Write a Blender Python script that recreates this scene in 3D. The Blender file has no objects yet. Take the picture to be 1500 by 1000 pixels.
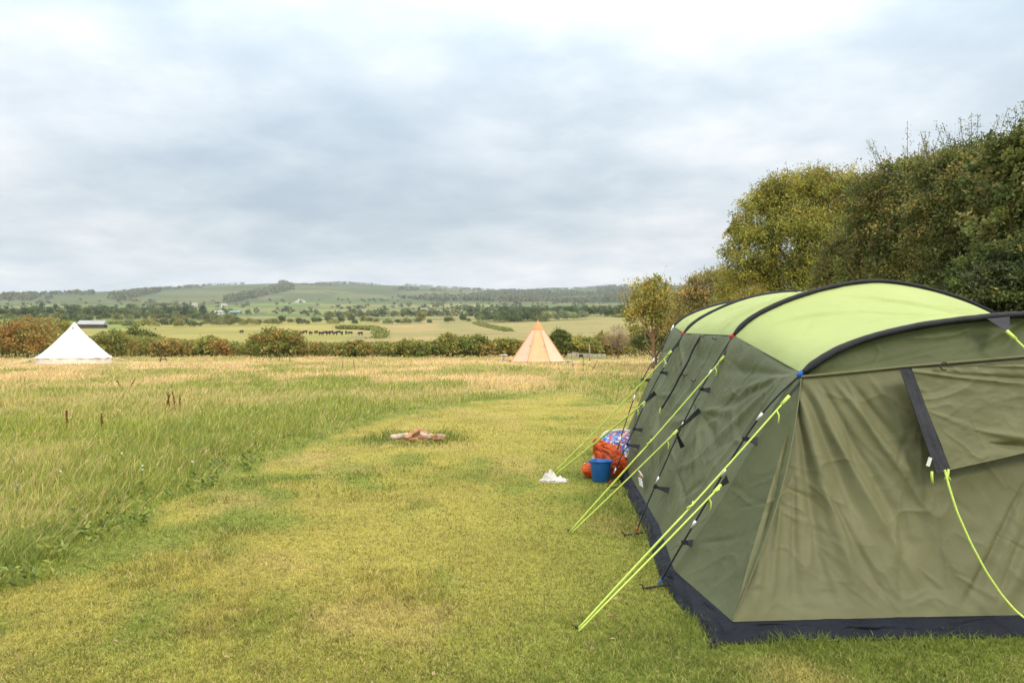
import bpy, math, random
import numpy as np
R = math.radians
rng = np.random.default_rng(11)
random.seed(5)
scene = bpy.context.scene
COL = scene.collection
F = 1200.0; HX = 750.0; HY = 495.0; EYE = 1.6

def W(px, py, Y):
    return np.array(((px-HX)/F*Y, Y, EYE+(HY-py)/F*Y))
def G(px, py):
    Y = EYE*F/(py-HY)
    return np.array(((px-HX)/F*Y, Y, 0.0))

# ------------------------------------------------------------------ noise
def _h(ix, iy, iz, seed):
    h = (ix.astype(np.int64)*374761393 + iy.astype(np.int64)*668265263 + iz.astype(np.int64)*1440662683 + seed*974634777) & 0xffffffff
    h = ((h ^ (h >> 13))*1274126177) & 0xffffffff
    h = (h ^ (h >> 16)) & 0xffffffff
    return h/4294967295.0
def vnoise(x, y, z=0.0, seed=0):
    x, y, z = np.broadcast_arrays(np.asarray(x, float), np.asarray(y, float), np.asarray(z, float))
    ix, iy, iz = np.floor(x), np.floor(y), np.floor(z)
    fx, fy, fz = x-ix, y-iy, z-iz
    fx = fx*fx*(3-2*fx); fy = fy*fy*(3-2*fy); fz = fz*fz*(3-2*fz)
    r = 0
    for a in (0, 1):
        for b in (0, 1):
            for c in (0, 1):
                r = r + _h(ix+a, iy+b, iz+c, seed)*(fx if a else 1-fx)*(fy if b else 1-fy)*(fz if c else 1-fz)
    return r
def fbm(x, y, z=0.0, seed=0, o=4):
    r = 0; a = .5; t = 0
    for k in range(o):
        r = r + a*vnoise(np.asarray(x)*2**k, np.asarray(y)*2**k, np.asarray(z)*2**k, seed+k*7)
        t += a; a *= .5
    return r/t
def sstep(a, b, x):
    t = np.clip((np.asarray(x, float)-a)/(b-a), 0, 1)
    return t*t*(3-2*t)
def mix(a, b, t):
    t = np.asarray(t)[..., None]
    return np.asarray(a)*(1-t)+np.asarray(b)*t

# ------------------------------------------------------------------ mesh helpers
def np_mesh(name, V, faces, mat=None, smooth=True, col=None, parent=None, link=True):
    """faces: list of (n,k) int arrays"""
    V = np.asarray(V, dtype=np.float32).reshape(-1, 3)
    if not isinstance(faces, list): faces = [faces]
    faces = [np.asarray(f, dtype=np.int32) for f in faces if len(f)]
    me = bpy.data.meshes.new(name)
    me.vertices.add(len(V)); me.vertices.foreach_set('co', V.ravel())
    loops = np.concatenate([f.ravel() for f in faces])
    tot = np.concatenate([np.full(len(f), f.shape[1], np.int32) for f in faces])
    st = np.concatenate(([0], np.cumsum(tot)[:-1])).astype(np.int32)
    me.loops.add(len(loops)); me.loops.foreach_set('vertex_index', loops)
    me.polygons.add(len(tot)); me.polygons.foreach_set('loop_start', st); me.polygons.foreach_set('loop_total', tot)
    me.polygons.foreach_set('use_smooth', np.full(len(tot), bool(smooth)))
    if col is not None:
        at = me.color_attributes.new('Col', 'FLOAT_COLOR', 'POINT')
        c = np.ones((len(V), 4), np.float32); c[:, :3] = col
        at.data.foreach_set('color', c.ravel())
    me.update(calc_edges=True); me.validate()
    if mat: me.materials.append(mat)
    o = bpy.data.objects.new(name, me)
    if link: COL.objects.link(o)
    if parent is not None:
        o.parent = parent; o.location = (0, 0, 0)
        pl = parent.matrix_parent_inverse  # parents sit at plain locations
        o.matrix_parent_inverse = world_of(parent).inverted()
    return o
def world_of(o):
    from mathutils import Matrix
    m = Matrix.Translation(o.location) @ o.rotation_euler.to_matrix().to_4x4()
    if o.parent: m = world_of(o.parent) @ o.matrix_parent_inverse @ m
    return m
def empty(name, loc):
    o = bpy.data.objects.new(name, None); o.location = loc; o.empty_display_size = .2
    COL.objects.link(o); return o
def tag(o, label=None, cat=None, group=None, kind=None):
    if label: o['label'] = label
    if cat: o['category'] = cat
    if group: o['group'] = group
    if kind: o['kind'] = kind
    return o
class MB:
    def __init__(s): s.v = []; s.f = {}; s.n = 0; s.c = []
    def add(s, V, faces, col=None):
        V = np.asarray(V, float).reshape(-1, 3)
        for f in faces:
            f = np.asarray(f, int)
            if f.ndim == 1: f = f[None]
            s.f.setdefault(f.shape[1], []).append(f+s.n)
        s.v.append(V); s.n += len(V)
        s.c.append(np.tile(np.asarray(col if col is not None else (1, 1, 1), float), (len(V), 1)) if col is None or np.ndim(col) == 1 else np.asarray(col))
        return s
    def tube(s, pts, r, n=8, cap=True, col=None):
        pts = np.asarray(pts, float); m = len(pts)
        r = np.broadcast_to(np.asarray(r, float), (m,))
        T = np.gradient(pts, axis=0); T /= np.linalg.norm(T, axis=1)[:, None]+1e-12
        up = np.array((0, 0, 1.)) if abs(T[0, 2]) < .9 else np.array((1., 0, 0))
        A = np.zeros_like(pts); a = up
        for i in range(m):
            a = a - T[i]*np.dot(a, T[i]); a /= np.linalg.norm(a)+1e-12; A[i] = a
        B = np.cross(T, A)
        th = np.arange(n)/n*2*math.pi
        V = pts[:, None]+r[:, None, None]*(np.cos(th)[None, :, None]*A[:, None]+np.sin(th)[None, :, None]*B[:, None])
        i = np.arange(m-1)[:, None]; j = np.arange(n)[None]
        q = np.stack((i*n+j, i*n+(j+1) % n, (i+1)*n+(j+1) % n, (i+1)*n+j), -1).reshape(-1, 4)
        fs = [q]
        if cap: fs += [np.arange(n)[::-1], np.arange(n)+(m-1)*n]
        return s.add(V.reshape(-1, 3), fs, col)
    def box(s, c, d, rot=None, col=None):
        c = np.asarray(c, float); d = np.asarray(d, float)/2
        V = np.array([(x, y, z) for x in (-1, 1) for y in (-1, 1) for z in (-1, 1)], float)*d
        if rot is not None: V = V@np.asarray(rot).T
        return s.add(V+c, [np.array([(0, 1, 3, 2), (4, 6, 7, 5), (0, 4, 5, 1), (2, 3, 7, 6), (0, 2, 6, 4), (1, 5, 7, 3)])], col)
    def lathe(s, prof, c, n=32, col=None):
        prof = np.asarray(prof, float); m = len(prof); th = np.arange(n)/n*2*math.pi
        V = np.stack((prof[:, 0, None]*np.cos(th), prof[:, 0, None]*np.sin(th), np.repeat(prof[:, 1, None], n, 1)), -1)+np.asarray(c, float)
        i = np.arange(m-1)[:, None]; j = np.arange(n)[None]
        q = np.stack((i*n+j, i*n+(j+1) % n, (i+1)*n+(j+1) % n, (i+1)*n+j), -1).reshape(-1, 4)
        return s.add(V.reshape(-1, 3), [q], col)
    def build(s, name, mat, parent=None, smooth=False, link=True):
        return np_mesh(name, np.concatenate(s.v), [np.concatenate(f) for f in s.f.values()], mat, smooth, np.concatenate(s.c), parent, link)
def rotz(a): c, s = math.cos(a), math.sin(a); return np.array(((c, -s, 0), (s, c, 0), (0, 0, 1.)))
def roty(a): c, s = math.cos(a), math.sin(a); return np.array(((c, 0, s), (0, 1., 0), (-s, 0, c)))
def rotx(a): c, s = math.cos(a), math.sin(a); return np.array(((1., 0, 0), (0, c, -s), (0, s, c)))
def grid_faces(nu, nv):
    i = np.arange(nu-1)[:, None]; j = np.arange(nv-1)[None]
    return np.stack((i*nv+j, i*nv+j+1, (i+1)*nv+j+1, (i+1)*nv+j), -1).reshape(-1, 4)
def grid_normal(P):
    a = np.gradient(P, axis=0); b = np.gradient(P, axis=1); n = np.cross(a, b)
    return n/(np.linalg.norm(n, axis=-1)[..., None]+1e-12)
def cloth(name, P, d, mat, parent, outward):
    """grid P displaced by d along the normal that points like outward"""
    N = grid_normal(P)
    sg = np.sign((N*np.asarray(outward, float)).sum(-1)); sg[sg == 0] = 1
    sg = np.sign(sg.mean()) or 1
    return np_mesh(name, P+N*sg*d[..., None], grid_faces(*P.shape[:2]), mat, True, None, parent)
def fold_field(U, V, segs):
    d = np.zeros_like(U)
    for (u0, v0, u1, v1, w, a) in segs:
        du, dv = u1-u0, v1-v0; L2 = du*du+dv*dv+1e-9
        t = np.clip(((U-u0)*du+(V-v0)*dv)/L2, 0, 1)
        dist = np.hypot(U-u0-t*du, V-v0-t*dv)
        ww = w*(.35+.9*t)
        d += a*np.exp(-(dist/ww)**2)*np.sin(math.pi*np.clip(t, .04, .96))**.5
    return d
def creases(U, T, seed, amp):
    # sharp random creases such as packed tent cloth keeps
    a = fbm(U*1.7+.8*T, T*1.5-.5*U, 0, seed, 2); b = fbm(U*3.6-T, T*3.1+U*.8, 0, seed+9, 2); c = fbm(U*7+2*T, T*5, 0, seed+5, 2)
    r = lambda q, k: np.exp(-np.abs(q-.5)*k)
    return amp*(r(a, 42)-.5*r(a+.07, 30)+.6*r(b, 30)+.30*r(c, 18)-.5)
def rand_folds(n, wU, wV, ang, spread, L, w, a, r):
    out = []
    for _ in range(n):
        th = ang+r.normal()*spread; l = L*(.5+r.random())
        u, v = r.random()*wU, r.random()*wV
        out.append((u, v, u+l*math.cos(th), v+l*math.sin(th), w*(.5+r.random()), a*r.normal()))
    return out

# ------------------------------------------------------------------ materials
def mat_new(name):
    m = bpy.data.materials.new(name); m.use_nodes = True
    nt = m.node_tree; nt.nodes.clear()
    out = nt.nodes.new('ShaderNodeOutputMaterial')
    return m, nt, out
def ramp(nt, fac, stops):
    r = nt.nodes.new('ShaderNodeValToRGB'); e = r.color_ramp.elements
    while len(e) < len(stops): e.new(.5)
    for i, (p, c) in enumerate(stops):
        e[i].position = p; e[i].color = (*c, 1) if len(c) == 3 else c
    nt.links.new(fac, r.inputs[0]); return r
def simple(name, c, rough=.6, spec=.3, transl=None, noise=(8, .15), bump=None, metal=0, sheen=0, attr=False, objcol=False):
    """principled with a noise tint, optional weave/crinkle bump and optional translucency"""
    m, nt, out = mat_new(name); L = nt.links.new
    b = nt.nodes.new('ShaderNodeBsdfPrincipled')
    b.inputs['Roughness'].default_value = rough; b.inputs['Specular IOR Level'].default_value = spec
    b.inputs['Metallic'].default_value = metal; b.inputs['Sheen Weight'].default_value = sheen
    tc = nt.nodes.new('ShaderNodeTexCoord')
    if attr:
        a = nt.nodes.new('ShaderNodeVertexColor'); a.layer_name = 'Col'; src = a.outputs[0]
    else:
        rgb = nt.nodes.new('ShaderNodeRGB'); rgb.outputs[0].default_value = (*c, 1); src = rgb.outputs[0]
    if objcol:
        oi = nt.nodes.new('ShaderNodeObjectInfo'); mx = nt.nodes.new('ShaderNodeMixRGB'); mx.blend_type = 'MULTIPLY'; mx.inputs[0].default_value = 1
        L(src, mx.inputs[1]); L(oi.outputs['Color'], mx.inputs[2]); src = mx.outputs[0]
    if noise:
        nz = nt.nodes.new('ShaderNodeTexNoise'); nz.inputs['Scale'].default_value = noise[0]; nz.inputs['Detail'].default_value = 5
        L(tc.outputs['Object'], nz.inputs['Vector'])
        mr = nt.nodes.new('ShaderNodeMapRange'); mr.inputs[3].default_value = 1-noise[1]; mr.inputs[4].default_value = 1+noise[1]
        mr.inputs[1].default_value = .25; mr.inputs[2].default_value = .75
        L(nz.outputs[0], mr.inputs[0])
        mx = nt.nodes.new('ShaderNodeVectorMath'); mx.operation = 'SCALE'
        L(src, mx.inputs[0]); L(mr.outputs[0], mx.inputs['Scale']); src = mx.outputs[0]
    L(src, b.inputs['Base Color'])
    if bump:
        prev = None
        for (sc, st, dist) in bump:
            nb = nt.nodes.new('ShaderNodeTexNoise'); nb.inputs['Scale'].default_value = abs(sc); nb.inputs['Detail'].default_value = 6; nb.inputs['Distortion'].default_value = .6
            if sc < 0: nb.noise_type = 'RIDGED_MULTIFRACTAL'; nb.inputs['Detail'].default_value = 2.5; nb.inputs['Distortion'].default_value = 1.2
            L(tc.outputs['Object'], nb.inputs['Vector'])
            bp = nt.nodes.new('ShaderNodeBump'); bp.inputs['Strength'].default_value = st; bp.inputs['Distance'].default_value = dist
            L(nb.outputs[0], bp.inputs['Height'])
            if prev: L(prev.outputs[0], bp.inputs['Normal'])
            prev = bp
        L(prev.outputs[0], b.inputs['Normal'])
    sh = b.outputs[0]
    if transl:
        t = nt.nodes.new('ShaderNodeBsdfTranslucent'); L(src, t.inputs[0])
        ms = nt.nodes.new('ShaderNodeMixShader'); ms.inputs[0].default_value = transl
        L(sh, ms.inputs[1]); L(t.outputs[0], ms.inputs[2]); sh = ms.outputs[0]
    L(sh, out.inputs[0]); return m

M = {}
M['olive'] = simple('olive_fabric', (.104, .119, .056), .62, .3, .06, (2.2, .12), [(5, .35, .03), (-2.3, .45, .02), (-7, .22, .004), (26, .2, .006), (420, .12, .001)])
M['olive_front'] = simple('olive_door_fabric', (.138, .139, .067), .6, .3, .05, (2.0, .12), [(4, .3, .03), (-2.1, .30, .012), (-6, .25, .004), (22, .2, .006), (420, .12, .001)])
M['canopy'] = simple('olive_canopy_fabric', (.098, .116, .047), .6, .3, .16, (2.2, .12), [(5, .35, .03), (-3, .3, .01), (26, .25, .006)])
M['lime'] = simple('lime_fabric', (.395, .470, .185), .7, .2, .14, (2.0, .05), [(3.5, .4, .04), (-2.2, .22, .012), (-6, .15, .004), (14, .25, .010), (420, .12, .001)])
M['sleeve'] = simple('charcoal_sleeve', (.018, .018, .021), .7, .18, None, (9, .25), [(18, .5, .01), (90, .3, .003)])
M['skirt'] = simple('navy_groundsheet', (.009, .0115, .019), .65, .16, None, (5, .25), [(9, .7, .03), (40, .5, .008)])
M['strap'] = simple('black_webbing', (.018, .019, .024), .6, .3, None, (20, .2))
M['strip'] = simple('charcoal_strip', (.040, .041, .049), .7, .15, None, (7, .2), [(12, .5, .02), (60, .3, .004)])
M['pole'] = simple('black_pole', (.015, .016, .02), .35, .5, None, (20, .2))
M['metal'] = simple('aluminium_ferrule', (.72, .73, .74), .35, .5, None, (30, .08), None, .6)
M['red'] = simple('red_tab', (.45, .02, .025), .5)
M['blue'] = simple('blue_tab', (.02, .10, .42), .5)
M['neon'] = simple('neon_cord', (.52, .66, .13), .6, .3, None, (60, .12), [(300, .4, .002)])
M['hook'] = simple('dark_hook', (.05, .04, .03), .5)
M['white_patch'] = simple('white_print', (.7, .7, .66), .6)
M['orange_patch'] = simple('orange_print', (.55, .22, .03), .6)
M['canvas'] = simple('white_canvas', (.70, .69, .66), .85, .1, .1, (1.2, .04), [(3, .3, .03), (30, .2, .004)])
M['canvas_wall'] = simple('cream_canvas_wall', (.74, .68, .58), .85, .1, .05, (1.2, .06), [(3, .3, .03)])
M['tipi_orange'] = simple('apricot_canvas', (.68, .44, .25), .85, .1, .1, (1.5, .06), [(3, .3, .03)])
M['tipi_pink'] = simple('pale_pink_canvas', (.66, .48, .35), .85, .1, .08, (1.5, .06), [(3, .3, .03)])
M['tipi_cap'] = simple('orange_cap_canvas', (.60, .32, .15), .85, .1, .08, (1.5, .06))
M['bucket'] = simple('blue_plastic', (.008, .125, .44), .45, .5, None, (5, .08))
M['bag'] = simple('orange_mesh_fabric', (.74, .15, .04), .5, .3, .38, (7, .55), [(9, .6, .03), (50, .3, .004)])
M['cord'] = simple('dark_cord', (.03, .02, .03), .7)
M['rag'] = simple('white_cotton', (.62, .60, .57), .9, .1, .1, (9, .12), [(30, .5, .006)])
M['wood_cut'] = simple('split_timber', (.36, .19, .10), .8, .2, None, (9, .6), [(25, .6, .01)])
M['bark'] = simple('pale_bark', (.44, .34, .28), .9, .1, None, (12, .6), [(25, .8, .01)])
M['trunk'] = simple('grey_bark', (.11, .085, .06), .9, .1, None, (7, .35), [(20, .9, .02)])
M['pale_trunk'] = simple('pale_brown_bark', (.34, .22, .13), .9, .1, None, (7, .3), [(20, .7, .01)])
M['leaf'] = simple('leaf', (1, 1, 1), .55, .3, .28, None, None, 0, 0, True)
M['leaf_far'] = simple('distant_foliage', (1, 1, 1), .8, .1, .15, None, None, 0, 0, True, True)
M['grass'] = simple('grass_blade', (1, 1, 1), .6, .2, .30, None, None, 0, 0, True)
M['seed'] = simple('seed_head', (.20, .075, .045), .9, .1, .1, (60, .4))
M['petal'] = simple('white_petal', (.85, .84, .80), .7, .2, .2)
M['petal_blue'] = simple('blue_petal', (.35, .45, .75), .7, .2, .2)
M['stem'] = simple('green_stem', (.12, .18, .04), .7, .2)
M['white_paint'] = simple('white_paint', (.75, .76, .76), .5)
M['blue_paint'] = simple('blue_metal', (.1, .16, .3), .5)
M['timber'] = simple('weathered_timber', (.33, .28, .23), .9, .1, None, (6, .3))
M['rust'] = simple('rusty_steel', (.10, .055, .04), .8, .2)
M['barn_roof'] = simple('grey_sheet_roof', (.32, .33, .33), .6, .3, None, (.3, .12))
M['barn_wall'] = simple('dark_barn_wall', (.10, .075, .06), .9, .1, None, (.4, .25))
M['stone'] = simple('pale_stone', (.34, .31, .26), .9, .1, None, (1.5, .25))
M['teal'] = simple('teal_roof', (.16, .27, .27), .6, .3, None, (.2, .1))
M['white_wall'] = simple('white_render', (.72, .70, .66), .9, .1, None, (.3, .1))
M['chalk'] = simple('chalk_face', (.40, .38, .34), .95, .1, None, (.25, .4))
M['cow'] = simple('black_hide', (.02, .018, .017), .6, .3, None, (3, .3))

# terrain material: field colours from the land itself + fine noise
def terrain_mat():
    m, nt, out = mat_new('land'); L = nt.links.new
    b = nt.nodes.new('ShaderNodeBsdfPrincipled'); b.inputs['Roughness'].default_value = .95; b.inputs['Specular IOR Level'].default_value = .1
    a = nt.nodes.new('ShaderNodeVertexColor'); a.layer_name = 'Col'
    tc = nt.nodes.new('ShaderNodeTexCoord'); src = a.outputs[0]
    for sc, am, det in ((22, .35, 6), (.9, .18, 5), (.035, .16, 6)):
        nz = nt.nodes.new('ShaderNodeTexNoise'); nz.inputs['Scale'].default_value = sc; nz.inputs['Detail'].default_value = det; nz.inputs['Roughness'].default_value = .65
        L(tc.outputs['Object'], nz.inputs['Vector'])
        mr = nt.nodes.new('ShaderNodeMapRange'); mr.inputs[1].default_value = .3; mr.inputs[2].default_value = .7
        mr.inputs[3].default_value = 1-am; mr.inputs[4].default_value = 1+am
        L(nz.outputs[0], mr.inputs[0])
        vm = nt.nodes.new('ShaderNodeVectorMath'); vm.operation = 'SCALE'; L(src, vm.inputs[0]); L(mr.outputs[0], vm.inputs['Scale']); src = vm.outputs[0]
    L(src, b.inputs['Base Color'])
    nb = nt.nodes.new('ShaderNodeTexNoise'); nb.inputs['Scale'].default_value = 30; nb.inputs['Detail'].default_value = 6
    L(tc.outputs['Object'], nb.inputs['Vector'])
    bp = nt.nodes.new('ShaderNodeBump'); bp.inputs['Strength'].default_value = .6; bp.inputs['Distance'].default_value = .03
    L(nb.outputs[0], bp.inputs['Height']); L(bp.outputs[0], b.inputs['Normal'])
    L(b.outputs[0], out.inputs[0]); return m
M['land'] = terrain_mat()

# ------------------------------------------------------------------ terrain
RIDGE = [(-900, 450), (-300, 440), (0, 432), (67, 428), (140, 426), (200, 424), (247, 421), (300, 417), (360, 415), (417, 413), (500, 414), (597, 417), (640, 419), (693, 423), (740, 425), (780, 424), (857, 421), (900, 418), (930, 417), (1100, 414), (1500, 417), (2400, 430)]
RPX = np.array([a for a, _ in RIDGE], float); RPY = np.array([b for _, b in RIDGE], float)+1.2
ZY = np.array([72, 100, 150, 250, 350, 450, 600, 900, 1300.])
ZZ = np.array([0, .2, .75, 2.7, 6., 9.6, 15., 29., 52.])
def px_of(x, Y): return np.asarray(x)/np.maximum(Y, 1.)*F+HX
def land(x, Y):
    x = np.asarray(x, float); Y = np.asarray(Y, float); px = px_of(x, np.maximum(Y, 20))
    z = np.interp(Y, ZY, ZZ)
    rz = EYE+(HY-np.interp(x/3000*F+HX, RPX, RPY))/F*3000
    t = np.clip((Y-1300)/1700, 0, 1)
    hill = 52+(rz-52)*(t**1.15)
    spur = (fbm(x/330+3, Y/520, 0, 5, 3)-.5)*34*np.sin(math.pi*t)**1.2
    z = np.where(Y > 1300, hill+spur, z)
    z = np.where(Y > 3000, rz-(np.clip(Y-3000, 0, 1600)/1600)**2*150, z)
    z = z+sstep(500, 930, px)*4.2*np.exp(-((Y-450)/95)**2)+sstep(260, -50, px)*2.6*np.exp(-((Y-520)/120)**2)
    z = z+(fbm(x/9, Y/9, 0, 3, 2)-.5)*.10*sstep(20, 45, Y)*(Y < 74)
    return z

# mown lawn outline (world x, Y)
EDGE = [(58, 846), (112, 809), (190, 772), (238, 748), (306, 710), (357, 690), (425, 663), (480, 642), (548, 619), (616, 602), (701, 588), (786, 582), (835, 577)]
PATCH = [(850, 584), (888, 593), (932, 590)]
LAWN = [(-3.5, -14.), (-3.25, 2.), (-3.2, 4.6)]+[tuple(G(*p)[:2]) for p in EDGE]+[(1.85, 24.6), (2.0, 24.2)]+[tuple(G(*p)[:2]) for p in PATCH]+[(5.2, 19.5), (8.2, 19.), (8.6, -14.)]
LAWN = np.array(LAWN)
def in_lawn(x, y):
    x = np.asarray(x, float); y = np.asarray(y, float)
    wx = x+(fbm(x*1.6, y*1.6, 0, 41, 3)-.5)*.55
    wy = y+(fbm(x*1.6, y*1.6, 0, 51, 3)-.5)*.55
    ins = np.zeros(x.shape, bool); n = len(LAWN)
    for i in range(n):
        x0, y0 = LAWN[i]; x1, y1 = LAWN[(i+1) % n]
        c = ((y0 > wy) != (y1 > wy)) & (wx < (x1-x0)*(wy-y0)/(y1-y0+1e-12)+x0)
        ins ^= c
    return ins
def lawn_dist(x, y):
    """rough distance to the lawn outline"""
    d = np.full(np.shape(x), 1e9)
    for i in range(2, len(EDGE)+8):
        x0, y0 = LAWN[i]; x1, y1 = LAWN[i+1]
        L2 = (x1-x0)**2+(y1-y0)**2
        t = np.clip(((x-x0)*(x1-x0)+(y-y0)*(y1-y0))/L2, 0, 1)
        d = np.minimum(d, np.hypot(x-x0-t*(x1-x0), y-y0-t*(y1-y0)))
    return d
BELL = W(109, 532, 52.); TIPI = W(788, 530, 55.)
PIT = G(612, 645)
def short_mask(x, Y):
    """mown strips round the two far tents, 0..1"""
    a = np.exp(-(((x-BELL[0]-3.5)/6.)**2+((Y-BELL[1]-1.5)/3.2)**2)**2)
    b = np.exp(-(((x-TIPI[0]-1.5)/4.2)**2+((Y-TIPI[1]-1)/3.0)**2)**2)
    c = np.exp(-(((x-4.9)/3.)**2+((Y-60)/3.5)**2)**2)
    return np.clip(a+b+c, 0, 1)
def lawn_col(x, y):
    n1 = fbm(x*.55, y*.40, 0, 71, 4); n2 = fbm(x*2.4, y*1.8, 0, 81, 3)
    g = np.clip(sstep(.48, .68, n1*.6+n2*.4)+.65*sstep(-1.0, 1.0, x)*sstep(15, 7, y)+.45*sstep(5.6, 3.6, y), 0, 1)  # greener, less dry grass; shade of tent and trees also worked into this tint
    c = mix((.415, .365, .085), (.215, .260, .048), g)
    c = mix(c, (.47, .37, .13), sstep(.60, .76, fbm(x*1.1+9, y*1.3, 0, 91, 4))*.6)
    return c
def meadow_col(x, Y, r=None):
    """patches of green, straw and rosy seed heads"""
    n1 = fbm(x*.16, Y*.11, 0, 21, 4); n2 = fbm(x*.45+5, Y*.22, 0, 31, 4); n3 = fbm(x*.10+2, Y*.20, 0, 61, 3)
    far = sstep(15, 46, Y)
    straw = np.clip(sstep(.52, .74, n1)*.42+far*.5+(n2-.55)*1.1, 0, 1)
    c = mix((.305, .345, .070), (.70, .54, .24), straw)
    rosy = np.clip(sstep(.46, .62, n2)*sstep(16, 36, Y)*.85+sstep(.52, .66, n3)*sstep(24, 40, Y)*.7, 0, 1)
    c = mix(c, (.78, .56, .29), rosy)
    c = mix(c, (.29, .34, .045), sstep(.52, .66, n3)*.65*(1-rosy))
    return c, straw

def build_land():
    nr, nc = 560, 440
    t = np.linspace(0, 1, nr); Yr = np.exp(np.log(1.0)+t*(np.log(4700.)-np.log(1.0)))-14.0
    u = np.linspace(-1.35, 1.35, nc)
    Y, U = np.meshgrid(Yr, u, indexing='ij'); X = U*(Y+15)
    Z = land(X, Y)
    px = px_of(X, Y)
    C = np.zeros(X.shape+(3,))
    ins = in_lawn(X, Y)
    near = Y < 74
    lc = lawn_col(X, Y)*.74; mc, _ = meadow_col(X, Y)
    C[:] = np.where(ins[..., None], lc, mc*.6)
    # beyond the hedge
    n = fbm(X/45, Y/70, 0, 15, 4)
    fA = mix((.31, .265, .085), (.255, .24, .072), sstep(.35, .7, n))
    rows = .5+.5*np.sin((X*.35+Y*.10)*1.2)
    fB = mix((.31, .245, .105), (.235, .21, .085), sstep(.4, .65, n)*.8+rows*.12)
    fB2 = mix((.225, .225, .09), (.29, .24, .10), n)
    left = mix((.20, .245, .065), (.165, .21, .05), n)
    bnd = 530+(Y-330)*.16
    f = np.where((px < bnd)[..., None], fA, fB)
    f = np.where(((Y > 300+(px-700)*-.5) & (px > 640))[..., None], fB2, f)
    f = np.where(((px < 205+18*np.sin(Y/40)) & (Y > 330))[..., None], left, f)
    # patchwork plain: jittered cells
    cw, cd = 150., 120.
    gx = X/cw+.25*np.sin(Y/170.); gy = Y/cd+.2*np.sin(X/210.)
    ix, iy = np.floor(gx), np.floor(gy)
    best = np.full(X.shape, 9.); sec = np.full(X.shape, 9.); cid = np.zeros(X.shape)
    for a in (-1, 0, 1):
        for b in (-1, 0, 1):
            jx = ix+a+.15+.7*_h(ix+a, iy+b, ix*0, 3); jy = iy+b+.15+.7*_h(ix+a, iy+b, ix*0, 4)
            d = np.abs(gx-jx)+np.abs(gy-jy); idd = _h(ix+a, iy+b, ix*0, 9)
            up = d < best
            sec = np.where(up, best, np.minimum(sec, d)); cid = np.where(up, idd, cid); best = np.where(up, d, best)
    pal = np.array([(.16, .205, .06), (.20, .25, .075), (.13, .17, .05), (.28, .255, .10), (.115, .15, .045), (.17, .21, .065), (.24, .23, .09), (.15, .19, .055)])
    pw = pal[(cid*7.99).astype(int)]*np.array((.78, .82, .80))
    pw = np.where((sec-best < .07)[..., None], np.array((.085, .105, .045)), pw)
    k = sstep(540, 600, Y+(fbm(X/60, Y/60, 0, 2, 2)-.5)*80)
    f = f*(1-k[..., None])+pw*k[..., None]
    # hills
    nh = fbm(X/260, Y/230, 0, 25, 4); nw = fbm(X/190+7, Y/240, 0, 35, 4)
    hc = mix((.072, .100, .045), (.118, .136, .062), sstep(.4, .66, nh))
    hc = mix(hc, pw*.70, np.clip(sstep(.5, .6, fbm(X/500, Y/400+4, 0, 45, 2))*.7+sstep(540, 640, px)*.8, 0, .9)*sstep(3000, 2700, Y))
    hc = mix(hc, (.045, .062, .032), wood_mask(X, Y))
    k = sstep(1350, 1650, Y+(fbm(X/200, Y/200, 0, 12, 2)-.5)*300)
    f = f*(1-k[..., None])+hc*k[..., None]
    C = np.where(near[..., None], C, f)
    o = np_mesh('ground', np.stack((X, Y, Z), -1), grid_faces(nr, nc)[:, ::-1], M['land'], True, C.reshape(-1, 3))
    tag(o, kind='structure'); return o
def wood_mask(x, Y):
    px = px_of(x, Y)
    n = fbm(x/170+7, Y/260, 0, 35, 4)
    w = sstep(.575, .605, n+.07*sstep(560, 800, px)-.08*sstep(480, 430, px))
    def streak(p0, y0, p1, y1, wd):
        py = HY-(land_z_cache(x, Y)-EYE)/np.maximum(Y, 1)*F
        t = np.clip((px-p0)/(p1-p0), 0, 1)
        return ((px > min(p0, p1)) & (px < max(p0, p1)) & (np.abs(py-(y0+(y1-y0)*t)+6*(n-.5)) < wd))*1.0
    s = np.maximum.reduce([streak(160, 436, 235, 424, 4), streak(330, 440, 430, 418, 5), streak(0, 434, 140, 428, 1.6), streak(620, 436, 900, 444, 5), streak(740, 430, 800, 432, 5), streak(250, 420, 300, 417, 1.5)])
    return np.clip(np.maximum(w, s)*sstep(1500, 1750, Y), 0, 1)
def land_z_cache(x, Y): return land(x, Y)

# ------------------------------------------------------------------ grass
def blades(x, y, z, h, w, lean, az, C, Ctip, K):
    """tapering bent blades; K segments"""
    n = len(x); ca, sa = np.cos(az), np.sin(az)
    th = rng.random(n)*2*math.pi
    sx, sy = np.cos(th)*w/2, np.sin(th)*w/2
    lv = []; cl = []
    for k in range(K):
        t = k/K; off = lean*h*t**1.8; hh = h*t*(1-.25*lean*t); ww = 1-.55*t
        cx, cy, cz = x+ca*off, y+sa*off, z+hh
        lv += [np.stack((cx-sx*ww, cy-sy*ww, cz), -1), np.stack((cx+sx*ww, cy+sy*ww, cz), -1)]
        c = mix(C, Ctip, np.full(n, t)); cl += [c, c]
    lv.append(np.stack((x+ca*lean*h, y+sa*lean*h, z+h*(1-.25*lean)), -1)); cl.append(Ctip)
    V = np.stack(lv, 1); Cc = np.stack(cl, 1); m = V.shape[1]
    tri = []
    for k in range(K-1):
        a = 2*k; tri += [(a, a+1, a+3), (a, a+3, a+2)]
    tri.append((m-3, m-2, m-1))
    Fc = (np.arange(n)[:, None, None]*m+np.array(tri)[None]).reshape(-1, 3)
    return V.reshape(-1, 3), Fc, Cc.reshape(-1, 3)
TENT_BASE = np.array([(1.10, 4.35), (5.0, 4.6), (5.0, 11.3), (1.25, 11.3)])
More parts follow.
